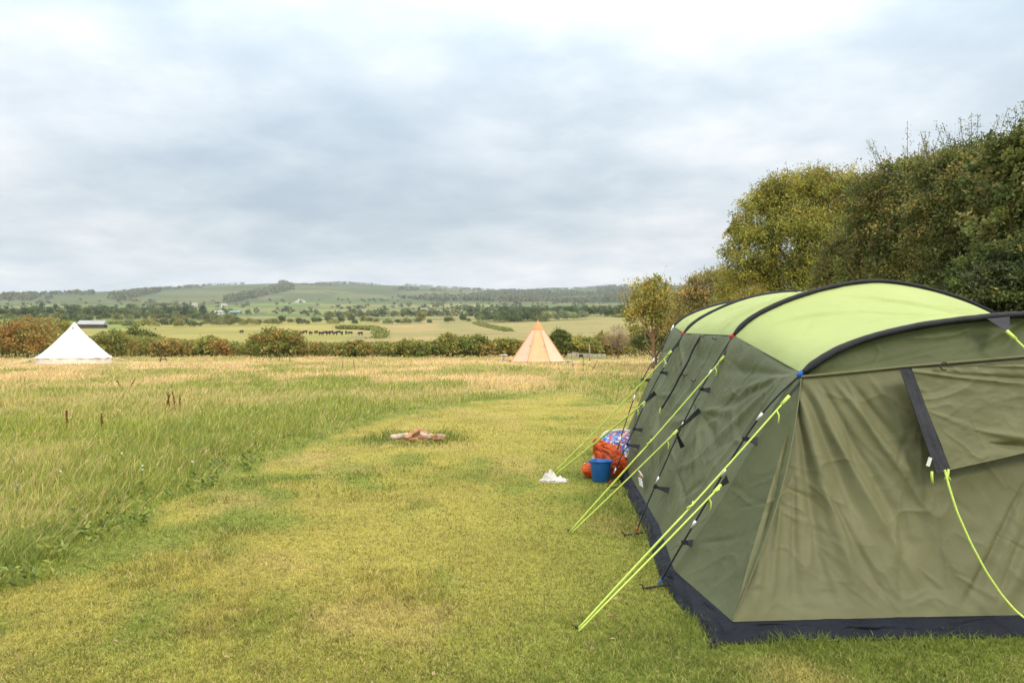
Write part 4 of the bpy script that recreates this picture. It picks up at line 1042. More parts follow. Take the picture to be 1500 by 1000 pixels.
# cooking tripod by the bell tent
tp = W(238, 525, 55.); tp[2] = 0
TR = empty('fire_tripod', tuple(tp)); tag(TR, 'thin rusty campfire tripod standing on the mown strip by the white tent', 'tripod')
for k in range(3):
    a = k*2.09+.5; mb = MB(); mb.tube([tp+np.array((.30*math.cos(a), .30*math.sin(a), 0)), tp+np.array((0, 0, .62)), tp+np.array((-.04*math.cos(a), -.04*math.sin(a), .72))], .026, 6); mb.build('leg', M['rust'], TR)
mb = MB(); q = np.linspace(0, 2*math.pi, 20); mb.tube(np.stack((tp[0]+.24*np.cos(q), tp[1]+.24*np.sin(q), np.full(20, .18)), -1), .022, 6, False); mb.build('ring', M['rust'], TR, True)
# ------------------------------------------------------------------ tipi
t0 = np.array((TIPI[0], TIPI[1], 0.)); TP = empty('tipi_tent', tuple(t0)); tag(TP, 'peach and orange canvas tipi with a pointed cap in the meadow', 'tent')
Rt, Hh = 1.98, 2.78; off8 = math.pi/8-math.pi/2
def trib(k, z):
    a = off8+k*math.pi/4; f = (1-z/Hh)
    r = Rt*f*(1+.05*math.sin(f*math.pi)*-1); return t0+np.array((r*math.cos(a), r*math.sin(a), z))
for k in range(8):
    zs = np.linspace(.04, Hh*.80, 24); us = np.linspace(0, 1, 14)
    P = np.array([[trib(k-1, z)*(1-u)+trib(k, z)*u for u in us] for z in zs])
    S2, U2 = np.meshgrid(np.linspace(0, 1, 24), us, indexing='ij')
    d = -.07*np.sin(math.pi*U2)*(1-S2)**.7+(fbm(U2*2, S2*3, k, 4, 3)-.5)*.03*np.sin(math.pi*U2)
    P[..., 2] += .07*np.sin(math.pi*U2)*(S2 < .03)
    cen = np.array((math.cos(off8+(k-.5)*math.pi/4), math.sin(off8+(k-.5)*math.pi/4), .4))
    cloth('canvas_panel', P, d, M['tipi_orange'] if k % 2 == 0 else M['tipi_pink'], TP, cen)
    a = off8+k*math.pi/4
    mb = MB(); mb.tube([trib(k, .03)*1.0, trib(k, Hh*.8)], .018, 6); mb.build('seam', M['tipi_cap'], TP)
    p = trib(k, .05); e = t0+(p-t0)*np.array((1.20, 1.20, 0))
    mb = MB(); mb.tube([p, e], .028, 6); mb.build('guy_strap', M['rust'], TP)
th = off8+np.arange(9)*math.pi/4
rows_ = [(.02, Hh), (.10, Hh*.955), (.425, Hh*.795), (.445, Hh*.765), (.43, Hh*.77)]
P = np.array([[t0+np.array((r*math.cos(a), r*math.sin(a), z)) for a in th] for r, z in rows_]); np_mesh('cap', P, grid_faces(5, 9)[:, ::-1], M['tipi_cap'], False, None, TP)
mb = MB(); mb.lathe([(0, Hh+.12), (.025, Hh+.10), (.03, Hh-.1)], t0, 8); mb.build('pole_tip', M['timber'], TP)
for px in (776.5, 797):
    p = W(px, 505.5, 53.3); mb = MB(); mb.tube([p, p+np.array((.0, -.03, -.12))], .03, 6); mb.build('toggle', M['timber'], TP)
# folding stool left of the tipi
s0 = W(738, 530, 54.); s0[2] = 0
ST = empty('camp_table', tuple(s0)); tag(ST, 'small white folding camp table standing left of the tipi', 'table')
mb = MB(); mb.box(s0+np.array((0, 0, .50)), (.46, .32, .04)); mb.box(s0+np.array((-.2, -.1, .465)), (.03, .04, .03)); mb.box(s0+np.array((.2, -.1, .465)), (.03, .04, .03)); mb.build('table_top', M['white_paint'], ST)
for y in (-.13, .13):
    for s in (-1, 1):
        mb = MB(); mb.tube([s0+np.array((-.18*s, y, .48)), s0+np.array((.16*s, y+s*.015, 0))], .016, 6); mb.build('leg', M['blue_paint'], ST)
# post, pallet wall, flowers behind the tipi
p = W(863.5, 520, 58.); p[2] = 0; mb = MB(); mb.tube([p, p+np.array((.02, 0, .5)), p+np.array((-.01, 0, .95)), p+np.array((-.03, 0, 1.18))], [.05, .045, .04, .03], 8); o = mb.build('wooden_post', M['timber'], None, True); tag(o, 'thin weathered wooden post standing alone right of the tipi', 'post')
w0 = W(858, 518, 66.); w0[2] = 0
WL = empty('block_wall', tuple(w0)); tag(WL, 'low pale block wall with a dark opening at the field edge right of the tipi', 'wall')
rr = np.random.default_rng(2)
for (xa, xb, h) in ((-1.5, -.55, .42), (-.25, .55, .36), (.55, 1.65, .30)):
    mb = MB(); x = xa
    while x < xb-.05:
        w = min(.3+.2*rr.random(), xb-x); mb.box(w0+np.array((x+w/2, rr.normal()*.02, h/2+rr.normal()*.015)), (w-.02, .3, h+.03*rr.normal())); x += w
    mb.build('stone_course', M['stone'], WL)
mb = MB(); mb.box(w0+np.array((-.40, .08, .14)), (.30, .1, .28)); mb.build('opening', M['barn_wall'], WL)
mb = MB(); mb.box(w0+np.array((-.40, 0, .33)), (.32, .3, .10)); mb.build('lintel', M['stone'], WL)
def flower(px, py, Y, h, r, mat, label, cat, group=None, nm='meadow_flower'):
    b = W(px, py, Y); b[2] = 0; rt = empty(nm, tuple(b)); tag(rt, label, cat, group)
    z = h; c = b+np.array((.02, 0, z))
    mb = MB(); mb.tube([b, b+np.array((.01, 0, z*.6)), c], .004, 5); mb.build('stem', M['stem'], rt)
    mb = MB()
    for k in range(9):
        a = k*.698; d = np.array((math.cos(a), math.sin(a)*.7-.3, .35)); d /= np.linalg.norm(d); s = np.cross(d, (0, 0, 1.)); s /= np.linalg.norm(s)
        mb.add([c, c+d*r*.6+s*r*.28, c+d*r, c+d*r*.6-s*r*.28], [np.array([(0, 1, 2, 3)])])
    mb.lathe([(0, .012), (r*.35, .004), (r*.3, -.008), (0, -.012)], c, 8)
    mb.build('flower_head', mat, rt)
for i, (px, py) in enumerate([(169, 637), (370, 632), (176, 664), (206, 682), (86, 690), (279, 676), (206, 688), (457, 580)]):
    flower(px, py, (EYE-.20)*F/(py-HY), .20, .017, M['petal'], 'small white flower standing out in the long meadow grass', 'flower', 'white flowers in the long grass')
for px, py in ((18, 671), (23, 710)):
    flower(px, py, (EYE-.20)*F/(py-HY), .20, .016, M['petal_blue'], 'small pale blue flower in the long grass at the photo\'s left edge', 'flower', 'blue flowers in the long grass')
for i, (px, py) in enumerate([(823, 540), (826, 538.5), (829, 540.5), (832, 539.5), (835, 540), (838, 539), (840, 541.5), (836, 541)]):
    flower(px, py, 34.+.5*(i*7 % 3), .50+.05*(i*5 % 4), .06, M['petal'], 'white umbel flower in the clump before the tipi', 'flower', 'white flowers before the tipi', 'umbel_flower')
def dock(px, py, Y, h, label, n=3, seed=0, spread=.12):
    rr = np.random.default_rng(seed); b = W(px, py, Y); b[2] = 0; rt = empty('dock_plant', tuple(b)); tag(rt, label, 'plant', 'seeding docks in the meadow')
    for k in range(n):
        x = (k-(n-1)/2)*spread*2/max(n-1, 1) if n > 1 else 0; hh = h*(.8+.3*rr.random()); l = .06+rr.normal()*.22
        p = [b+np.array((x, rr.normal()*.03, 0)), b+np.array((x+l*hh*.5, 0, hh*.6)), b+np.array((x+l*hh, 0, hh))]
        mb = MB(); q = resample(p, 14); mb.tube(q, .006, 5)
        for i in range(70):
            t = .42+.58*rr.random(); c = p[0]*(1-t)+p[2]*t+rr.normal(size=3)*.014*(1.3-t); s = .009+.008*rr.random()
            d = rr.normal(size=3); d /= np.linalg.norm(d); e = np.cross(d, rr.normal(size=3)); e /= np.linalg.norm(e)
            mb.add([c+d*s, c+e*s, c-d*s, c-e*s], [np.array([(0, 1, 2, 3)])])
        mb.build('seed_stalk', M['seed'], rt)
dock(253, 606, G(253, 605)[1], .42, 'pair of dark red seeding dock stalks in the middle of the meadow', 4, 1, .16)
dock(99, 628, G(99, 630)[1], .40, 'single leaning dark red dock stalk left of the pair in the meadow', 1, 2)
dock(184, 574, G(184, 574)[1], .45, 'rusty brown dock stalk below the white bell tent', 2, 3, .08)
dock(148, 628, G(148, 630)[1], .27, 'short dark dock stalk just right of the leaning stalk', 1, 4)
dock(854, 548, 36., .75, 'pair of brown dock stalks right of the white flowers by the tipi', 3, 5, .35)
dock(395, 534, 50., .6, 'brown dock stalks in the straw grass at mid meadow', 3, 6, .5)
dock(510, 548, 38., .55, 'faint brown dock stalks in the grass towards the russet hedge', 2, 7, .3)

# ------------------------------------------------------------------ near trees along the right edge
TREE_SHADE = None
l1 = LP((1165, 300, 26, 46), (1118, 318, 26, 36), (1215, 300, 26.5, 48), (1100, 370, 25.5, 38), (1165, 365, 25.5, 58), (1228, 360, 26, 55), (1083, 340, 26, 17), (1135, 300, 26, 30), (1190, 285, 26, 30), (1092, 425, 26, 42), (1160, 435, 26, 60), (1230, 435, 26, 60), (1255, 300, 27, 42))
tree('willow_tree', 'tall yellow-green willow with drooping sprays behind the far end of the tent', 'tree', (9.4, 26, 0), l1,
     cat_geo([crown_leaves(l1, 2300, 40, .10, OLV, .13, (.4, 1.08), .34, .75), shoots(l1, 110, .3, .8, .10, OLV, 14, .4)]), 4.5, .24, 14)
l2 = LP((1285, 305, 18, 44), (1330, 282, 17.5, 48), (1300, 346, 18, 55), (1355, 336, 17, 62), (1290, 416, 18, 60), (1350, 426, 17, 70), (1240, 426, 19, 50), (1245, 376, 19, 35))
tree('hawthorn_tree', 'brownish green hawthorn between the willow and the tallest hedge tree', 'tree', (8.6, 17.6, 0), l2,
     cat_geo([crown_leaves(l2, 1600, 42, .068, HAW+BRZ[:1], .115, (.35, 1.1), .55, .1, berry=.03), shoots(l2, 170, .3, .95, .065, HAW+OLV[:1], 18, .5)]), 3.2, .16, 14)
l3 = LP((1385, 284, 16, 50), (1425, 266, 15.5, 52), (1400, 344, 15.5, 66), (1455, 340, 15, 66), (1410, 420, 15.5, 70))
tree('hawthorn_tree', 'hawthorn with ragged upright shoots and orange tinted leaves, below the highest tree', 'tree', (8.7, 15.6, 0), l3,
     cat_geo([crown_leaves(l3, 1400, 42, .064, HAW+DKG[:2], .115, (.35, 1.1), .55, .1, berry=.02), shoots(l3, 170, .3, .9, .062, HAW, 20, .5)]), 3.4, .16, 12)
l4 = LP((1480, 266, 14, 56), (1530, 249, 13.5, 70), (1590, 264, 13, 90), (1510, 334, 13.5, 80), (1590, 350, 13, 100), (1520, 410, 13.5, 80), (1680, 324, 13, 110), (1680, 420, 13, 100), (1590, 450, 13, 100))
tree('maple_tree', 'highest dark green tree with big leaves at the photo\'s right edge', 'tree', (9.3, 13.4, 0), l4,
     cat_geo([crown_leaves(l4, 1700, 34, .085, DKG+HAW[:4], .105, (.35, 1.1), .72, .2, berry=.006), shoots(l4, 150, .25, .8, .085, DKG+OLV[3:4], 18, .5)]), 3.6, .2, 14)
l5 = LP((1450, 420, 13.2, 50), (1500, 400, 12.8, 50), (1420, 450, 13, 40), (1480, 470, 12.8, 60), (1550, 440, 12.5, 70), (1620, 440, 12.5, 70), (1380, 470, 14, 45), (1330, 470, 15, 45), (1430, 520, 13, 50), (1520, 530, 12.5, 60))
tree('sallow_shrub', 'grey-green sallow bush low behind the tent roof on the right', 'shrub', (8.0, 13, 0), l5,
     cat_geo([crown_leaves(l5, 1300, 34, .072, GRY[:1]+DKG+HAW[:2], .12, (.4, 1.1), .5, .2), shoots(l5, 60, .2, .5, .07, GRY, 14, .5)]), 1.6, .08, 12)
l6 = LP((1040, 428, 38, 30), (1012, 442, 38, 22), (1068, 422, 38, 26), (1040, 470, 38, 42), (1080, 465, 36, 40), (1005, 480, 38, 30))
tree('field_maple', 'bronze and gold field maple beside the willow', 'tree', (9.0, 38, 0), l6,
     cat_geo([crown_leaves(l6, 900, 26, .10, BRZ, .17, (.5, 1.03), .6, .2), shoots(l6, 70, .25, .7, .10, BRZ, 12, .5)]), 2.4, .14, 10)
l7 = LP((955, 438, 42, 27), (938, 452, 42, 21), (975, 455, 42, 26), (955, 470, 42, 27), (985, 472, 42, 18), (927, 466, 42, 14), (957, 420, 42, 12), (992, 452, 42, 12), (917, 447, 42, 6))
tree('golden_sapling', 'young golden yellow tree with a bare pale stem at the far end of the meadow', 'tree', (W(956, 520, 42)[0], 42, 0), l7,
     cat_geo([crown_leaves(l7, 330, 22, .135, GLD+OLV[:2], .24, (.35, 1.15), .62, .2), shoots(l7, 30, .4, 1.1, .12, GLD, 6, .3)]), 2.6, .085, 18, mat='pale_trunk')
l8 = LP((935, 492, 46, 13), (950, 500, 46, 14), (975, 492, 46, 20), (1000, 488, 46, 25), (930, 508, 46, 11), (985, 505, 46, 20))
tree('yew_shrub', 'dark green spiky bush behind the golden sapling', 'shrub', (W(960, 520, 46)[0], 46, 0), l8,
     crown_leaves(l8, 420, 26, .13, DKG, .2, (.5, 1.05), .3, .3, 0), 1.0, .08, 8)
l9 = LP((905, 487, 62, 10), (895, 498, 62, 11), (915, 498, 62, 11), (905, 506, 62, 13))
tree('bare_shrub', 'thin pinkish brown bare bush left of the golden sapling', 'shrub', (W(905, 518, 62)[0], 62, 0), l9,
     crown_leaves(l9, 260, 10, .16, [(.30, .21, .15), (.34, .25, .17), (.25, .18, .13)], .3, (.2, 1.1), .12, .0, 0), 1.6, .05, 16)
# rough bank under the right-hand trees
mbx = rng.random(9000)*6+7.2; mby = 9+rng.random(9000)*38; hh = .3+.7*rng.random(9000)
bankC = np.asarray(HDG+DKG)[rng.integers(0, 12, 9000)]
V, Fc, C = leaf_geo(np.stack((mbx+mby*.02, mby, hh*rng.random(9000)+.02), -1), unit(9000)+np.array((0, 0, .7)), .16*(.5+rng.random(9000)), .07, bankC)
o = np_mesh('undergrowth', V, Fc, M['leaf'], False, C); tag(o, 'rough green undergrowth along the foot of the right-hand trees', 'undergrowth', kind='stuff')

# ------------------------------------------------------------------ field hedge and the bushes that stand out of it
HT = [(-330, 476), (-60, 472), (0, 478), (60, 484), (80, 486), (130, 488), (190, 487), (230, 490), (300, 494), (350, 497), (440, 498), (520, 498), (600, 497), (650, 497), (720, 496), (760, 494), (800, 497), (880, 493), (940, 486), (1000, 480)]
hx = np.array([a for a, _ in HT], float); hy = np.array([b for _, b in HT], float)+3.5
def hedge_leaves(n):
    px = -330+rng.random(n)*1330; Y = 70.5+rng.random(n)*2.6
    top = EYE+(HY-np.interp(px, hx, hy))/F*71.5
    x = (px-HX)/F*71.5
    top = top*(.86+.36*(fbm(x*.6, Y*.4, 0, 23, 4)-.3))
    t = rng.random(n)**.75; z = .05+top*t
    Yb = Y-(.6*np.sin(math.pi*t))*(.4+.6*fbm(x*.9, z*.9, 0, 33, 2))
    r_ = sstep(.56, .72, fbm(x*.22, 3+0*x, 0, 43, 3)+.25*sstep(150, -100, px))
    pal = np.asarray(HDG)[rng.integers(0, len(HDG), n)]; pr = np.asarray(RUS)[rng.integers(0, len(RUS), n)]
    col = np.where((rng.random(n) < r_*.75*(.3+.7*t))[:, None], pr, pal)*(.7+.6*rng.random(n))[:, None]
    return leaf_geo(np.stack((x, Yb, z), -1), unit(n)+np.array((0, -.3, .3)), .20*(.6+.7*rng.random(n)), .13, col)
V, Fc, C = hedge_leaves(60000)
HD = empty('hedge', (-10, 72, 0)); tag(HD, 'long mixed hedge closing off the far side of the meadow', 'hedge')
np_mesh('foliage', V, Fc, M['leaf'], False, C, HD)
mb = MB()
for i in range(150):
    x = -62+i*.52+random.random()*.3; mb.tube([(x, 72, 0), (x+random.gauss(0, .2), 72+random.gauss(0, .3), .9)], [.035, .02], 4, False)
mb.build('stems', M['trunk'], HD)
def bush(px, top, wpx, Y, pal, label, name='hedge_bush', n=420, size=.19, shp=1.0):
    b = W(px, 520, Y); b[2] = float(land(b[0], Y)); zt = W(px, top+(3 if top < 470 else 6), Y)[2]; hw = wpx/2/F*Y; H = zt-b[2]
    lumps = []
    r0 = min(hw*.6, H*.42)
    for k in range(7):
        a = -1+2*k/6; lumps.append((b[0]+a*(hw-r0*.6), Y+random.gauss(0, .3), b[2]+max(r0*.8, (H-r0)*(1-.38*a*a)*(.9+.15*random.random())), r0*(.8+.3*random.random())))
    for k in range(4): lumps.append((b[0]+random.uniform(-.7, .7)*hw, Y+random.gauss(0, .3), b[2]+H*.4, r0*1.05))
    rt = tree(name, label, 'bush' if name != 'hedge_tree' else 'tree', tuple(b), lumps, cat_geo([crown_leaves(lumps, n, 20, size, pal, .2, (.5, 1.05), .6, .1, b[2]+.05), shoots(lumps, 16, .15, .6, size*.8, pal, 9, .5)]), H*.5, .09, 8)
    return rt
bush(40, 463, 95, 67., RUS, 'tall russet hawthorn bush left of the white tent, leaves turning orange')
bush(-35, 459, 80, 68., RUS+HDG, 'russet hawthorn bush cut by the left edge of the photo')
bush(87, 466, 46, 74., OLV[3:]+HDG, 'rounded green bush peeping over the hedge just left of the white tent')
bush(165, 479, 60, 68., RUS+HDG, 'low russet bush right behind the white tent')
bush(206, 478, 52, 76., DKG, 'dark evergreen bush rising over the hedge right of the white tent', 'hedge_bush')
bush(405, 477, 72, 69., RUS+HDG, 'wide russet hawthorn bush bulging above the hedge at centre left', 'hedge_bush', 520)
bush(250, 492, 44, 69., BRZ, 'low bronze bush in the hedge between white tent and centre')
bush(310, 489, 44, 70., HDG+RUS[:2], 'small brownish bush left of the wide russet one')
bush(662, 486, 60, 70., HDG, 'rounded green bush left of the tipi rising over the hedge')
bush(700, 487, 36, 70., DKG+HDG, 'darker narrow bush between the rounded bush and the tipi')
bush(738, 490, 40, 71., HDG+OLV[3:5], 'pale olive bush directly left of the tipi')
bush(820, 480, 34, 68., DKG, 'dark round holly bush showing right of the tipi')
bush(850, 489, 50, 68., OLV+HDG, 'olive yellow bush right of the dark holly')
bush(888, 484, 50, 70., OLV[3:]+BRZ, 'pale bushy willow scrub behind the thin post')
bush(598, 494, 44, 70., HDG, 'low green bush in the hedge right of centre')
bush(520, 495, 50, 70., HDG+RUS[3:], 'low brown-green bush in the hedge under the cattle')
# ------------------------------------------------------------------ the country beyond the hedge
YS = np.exp(np.linspace(math.log(76), math.log(3100), 900))
PXG = np.arange(-420., 1100., 3.)
_X = (PXG[:, None]-HX)/F*YS[None]; _Z = land(_X, np.broadcast_to(YS[None], _X.shape)); _P = np.minimum.accumulate(HY-(_Z-EYE)/YS[None]*F, axis=1)
def on_land(px, py):
    """the spot of land that shows at this place, found on the terrain"""
    k = int(np.clip(round((px-PXG[0])/3.), 0, len(PXG)-1)); m = _P[k] <= py
    i = int(np.argmax(m)) if m.any() else len(YS)-1
    x = (px-HX)/F*YS[i]; return np.array((x, YS[i], float(land(np.array(x), YS[i]))))
def far_tree_mesh(name, seed, lumps, n, size, dark):
    global rng
    keep = rng; rng = np.random.default_rng(seed)
    base = np.array((.62, .72, .30)) if not dark else np.array((.5, .62, .3))
    V, Fc, C = crown_leaves(lumps, n//4, 8, size*.8, [base*.26, base*.32, base*.40, base*.21], .24, (.2, 1.0), .8, 0, .03)
    o = np_mesh(name, V, Fc, M['leaf_far'], False, C)
    rng = keep; return o
# unit-height prototypes: round, wide, tall, bush
PROTO = [
 far_tree_mesh('field_tree', 1, [(0, 0, .62, .36), (.2, .05, .5, .28), (-.22, 0, .52, .28), (0, .1, .38, .3)], 560, .10, 0),
 far_tree_mesh('field_tree', 2, [(0, 0, .6, .36), (.36, 0, .48, .3), (-.34, .1, .45, .3), (.1, 0, .35, .34)], 600, .10, 0),
 far_tree_mesh('field_tree', 3, [(0, 0, .78, .2), (0, 0, .55, .26), (.08, 0, .35, .25), (-.08, .05, .4, .24)], 520, .09, 1),
 far_tree_mesh('field_tree', 4, [(0, 0, .45, .48), (.5, 0, .38, .42), (-.5, 0, .36, .42), (.9, 0, .28, .3), (-.9, 0, .3, .3)], 700, .12, 0)]
USED = [False]*4
FC = np.random.default_rng(77)
def far_tree(px, py, hpx, kind, tint, label, group, wide=1.0, cat='tree'):
    p = on_land(px, py); h = hpx/F*p[1]
    o = PROTO[kind] if not USED[kind] else PROTO[kind].copy()
    if USED[kind]: COL.objects.link(o)
    USED[kind] = True
    o.location = (p[0], p[1], p[2]-.02*h); o.scale = (h*wide, h*wide, h); o.rotation_euler = (0, 0, FC.random()*6.28)
    v = .8+.4*FC.random(); o.color = (tint[0]*v, tint[1]*v, tint[2]*v, 1)
    tag(o, label, cat, group); return o
GRN, DRK, OLI, SIL = (1, 1, 1), (.62, .72, .7), (1.5, 1.25, .9), (2.1, 2.0, 2.4)
def row(n, x0, y0, x1, y1, h0, h1, kinds, tints, label, group, jy=1.0, wide=(1., 1.3)):
    for i in range(n):
        t = (i+.5+FC.uniform(-.45, .45))/n
        far_tree(x0+(x1-x0)*t, y0+(y1-y0)*t+FC.uniform(-jy, jy), FC.uniform(h0, h1), kinds[FC.integers(len(kinds))], tints[FC.integers(len(tints))], label, group, FC.uniform(*wide))
row(34, -30, 466, 290, 468, 13, 19, [0, 1, 2], [DRK, DRK, GRN], 'dark green tree in the long wood behind the white tent', 'trees of the long wood on the left', 1.5)
row(30, -30, 462, 300, 463, 13, 18, [0, 1, 2], [DRK, GRN], 'dark green tree in the back rows of the long wood on the left', 'trees of the long wood on the left', 1.5)
row(30, -30, 469, 280, 470, 8, 13, [0, 1, 3], [GRN, OLI, GRN], 'lighter tree on the near edge of the long wood on the left', 'trees of the long wood on the left', 1.2)
row(13, 285, 470, 345, 474, 9, 15, [0, 1, 3], [DRK, GRN, OLI], 'tree in the clump that ends the long wood over the yellow field', 'trees of the clump by the yellow field')
row(24, 300, 477, 560, 473, 7, 13, [0, 1, 3], [GRN, DRK, OLI], 'small tree or bush along the top edge of the yellow field', 'trees along the top of the yellow field', 1.2)
row(7, 88, 474, 135, 472, 8, 13, [0, 1], [GRN, DRK], 'small tree in the green pasture above the white tent', 'trees in the pasture left', 1)
row(11, 180, 479, 300, 479, 7, 14, [1, 3, 0], [GRN, OLI, DRK], 'round bush along the edge of the yellow field right of the grey roof', 'bushes by the grey roofed barn', 1.2)
row(8, 560, 475, 690, 472, 6, 11, [1, 3, 0], [GRN, DRK, OLI], 'bush in the bright green strip right of centre', 'bushes on the bright green strip', 1)
far_tree(617, 473, 18, 0, OLI, 'olive round tree standing alone on the bright green strip', None)
far_tree(678, 472, 13, 1, DRK, 'dark wide tree standing alone at the right end of the bright green strip', None)
row(24, 700, 472, 800, 469, 10, 17, [0, 1, 3], [DRK, GRN], 'tree in the copse above the point of the tipi', 'trees of the copse above the tipi', 1.8)
row(16, 792, 470, 860, 467.5, 10, 15, [2, 2, 0], [SIL], 'pale silvery tree in the willow row right of the tipi point', 'silvery willows', .8, (.9, 1.1))
row(34, 730, 463, 935, 464, 12, 17, [0, 1], [DRK], 'dark tree in the wood behind the silvery willows', 'trees of the dark wood on the right', 1.5)
row(18, 470, 467, 720, 460, 8, 13, [0, 1], [GRN, DRK, OLI], 'tree in the broken line below the hill at centre', 'trees on the plain at centre', 2)
row(10, 897, 465, 925, 465, 3, 5, [3], [OLI], 'low bush on the crest of the right-hand field', 'bushes on the field crest', .4)
# the many small trees of the plain and the hill: woodland nobody could count
def woods(n, px0, px1, py0, py1, size, keep, name, label, per=14, tint=(1, 1, 1)):
    pts = []; k = 0
    cx = FC.uniform(px0, px1, n*3); cy = FC.uniform(py0, py1, n*3)
    for a, b in zip(cx, cy):
        if len(pts) >= n: break
        p = on_land(a, b)
        if keep(a, b, p): pts.append(p)
    P = np.array(pts); m = len(P); kk = np.repeat(np.arange(m), per)
    s = (size[0]+(size[1]-size[0])*FC.random(m))
    d = FC.normal(size=(m*per, 3)); d /= np.linalg.norm(d, axis=1)[:, None]; d[:, 2] = np.abs(d[:, 2])
    c = P[kk]+d*s[kk][:, None]*np.array((.62, .62, .55))*FC.random((m*per, 1))**.4; c[:, 2] += s[kk]*.25
    pal = np.array([(.12, .145, .06), (.15, .17, .07), (.10, .125, .055), (.18, .185, .075)])*np.asarray(tint)
    col = pal[FC.integers(0, 4, m)][kk]*(.75+.5*FC.random(m*per))[:, None]
    V, Fc, C = leaf_geo(c-d*s[kk][:, None]*.2, d+FC.normal(size=(m*per, 3))*.7, s[kk]*.55, s[kk]*.5, col)
    o = np_mesh(name, V, Fc, M['leaf'], False, C); tag(o, label, 'woodland', kind='stuff'); return o
def lines(a, b, p):
    g = fbm(np.array(p[0]/70), np.array(p[1]/55), 0, 65, 3); return abs(g-.5) < .013 or g > .69
woods(1100, -60, 960, 440, 464, (3.5, 7), lines, 'plain_woodland', 'hedgerow trees and copses scattered over the patchwork plain below the hill', 14)
woods(3000, -60, 1000, 417, 446, (7, 11), lambda a, b, p: float(wood_mask(np.array(p[0]), np.array(p[1]))) > .7, 'hillside_woodland', 'dark woodland patches on the slope of the long hill', 10)
def crest(a, b, p): return fbm(np.array(p[0]/90.), np.array(0.), 0, 75, 3) > .47
rx = FC.uniform(-100, 960, 900)
def ridge_wood():
    pts = []
    for a in rx:
        Y = 2960+FC.uniform(-25, 30); x = (a-HX)/F*Y
        hgt = 4+5*float(fbm(np.array(x/60.), np.array(1.), 0, 85, 2)); big = 1.35 if (338 < a < 352 or 410 < a < 425) else 1.
        if fbm(np.array(x/110.), np.array(0.), 0, 75, 3) > .52 or big > 1 or a > 640: pts.append((x, Y, float(land(x, Y)), hgt*big))
    P = np.array(pts); per = 12; m = len(P); kk = np.repeat(np.arange(m), per); s = P[kk, 3]
    d = FC.normal(size=(m*per, 3)); d /= np.linalg.norm(d, axis=1)[:, None]
    c = P[kk, :3]+d*s[:, None]*.38; c[:, 2] += s*.4
    col = np.array((.10, .12, .06))*(.7+.6*FC.random(m*per))[:, None]
    V, Fc, C = leaf_geo(c, d, s*.5, s*.45, col)
    o = np_mesh('ridge_woodland', V, Fc, M['leaf'], False, C); tag(o, 'line of small trees along the crest of the long hill', 'woodland', kind='stuff')
ridge_wood()
# field boundary hedges on the rising ground
def field_hedge(path, h, label):
    pts = [];
    for (a, b), (c, d) in zip(path[:-1], path[1:]):
        n = int(abs(c-a)*3+abs(d-b)*6)+6
        for i in range(n): t = i/n; pts.append(on_land(a+(c-a)*t, b+(d-b)*t))
    P = np.array(pts); per = 16; kk = np.repeat(np.arange(len(P)), per); m = len(kk)
    c = P[kk]+FC.normal(size=(m, 3))*np.array((.8, .8, .1)); c[:, 2] = P[kk, 2]+h*FC.random(m)*(.75+.5*vnoise(P[kk, 0]*.3, P[kk, 1]*.3, 0, 4))
    col = np.asarray(HDG)[FC.integers(0, 5, m)]*(.6+.5*FC.random(m))[:, None]
    V, Fc, C = leaf_geo(c, FC.normal(size=(m, 3)), .75, .6, col)
    o = np_mesh('field_hedge', V, Fc, M['leaf'], False, C); tag(o, label, 'hedge')
field_hedge([(497, 482), (530, 482.5), (552, 484), (560, 490), (556, 496)], 1.3, 'dark field hedge turning a corner between the yellow and tan fields')
field_hedge([(697, 474), (715, 479), (747, 485.5)], .7, 'thin dark hedge line slanting down the tan field left of the tipi point')
field_hedge([(20, 470), (60, 472.5), (92, 474)], 1.8, 'field hedge slanting across the left pasture')
field_hedge([(118, 476), (180, 474.5), (220, 474)], 1.2, 'field hedge above the grey barn roof')
# cattle on the yellow field
def cow_mesh():
    me = bpy.data.meshes.new('cow')
    J = [(-.75, 0, 1.12), (-.35, 0, 1.10), (.15, 0, 1.06), (.6, 0, 1.12), (.92, 0, 1.15), (1.22, 0, .85), (1.45, 0, .62),
         (.55, .2, .85), (.58, .22, .45), (.56, .22, .0), (.55, -.2, .85), (.62, -.22, .45), (.60, -.22, .0),
         (-.68, .2, .85), (-.60, .22, .5), (-.68, .22, .0), (-.68, -.2, .85), (-.56, -.22, .5), (-.62, -.22, .0), (-.95, 0, .95), (-1.0, 0, .5)]
    E = [(0, 1), (1, 2), (2, 3), (3, 4), (4, 5), (5, 6), (3, 7), (7, 8), (8, 9), (3, 10), (10, 11), (11, 12), (0, 13), (13, 14), (14, 15), (0, 16), (16, 17), (17, 18), (0, 19), (19, 20)]
    rad = [.33, .37, .40, .36, .22, .15, .10, .15, .08, .06, .15, .08, .06, .17, .09, .06, .17, .09, .06, .05, .03]
    me.from_pydata(J, E, []); o = bpy.data.objects.new('cow', me); COL.objects.link(o)
    md = o.modifiers.new('skin', 'SKIN'); md.use_smooth_shade = True
    sub = o.modifiers.new('sub', 'SUBSURF'); sub.levels = 1; sub.render_levels = 1
    if not me.skin_vertices: me.skin_vertices.new()
    for i, r in enumerate(rad): me.skin_vertices[0].data[i].radius = (r, r)
    me.skin_vertices[0].data[1].use_root = True
    bpy.context.view_layer.update()
    ev = o.evaluated_get(bpy.context.evaluated_depsgraph_get()); m2 = bpy.data.meshes.new_from_object(ev)
    o.modifiers.clear(); o.data = m2; m2.materials.clear(); m2.materials.append(M['cow']); return o
cow = cow_mesh(); first = True
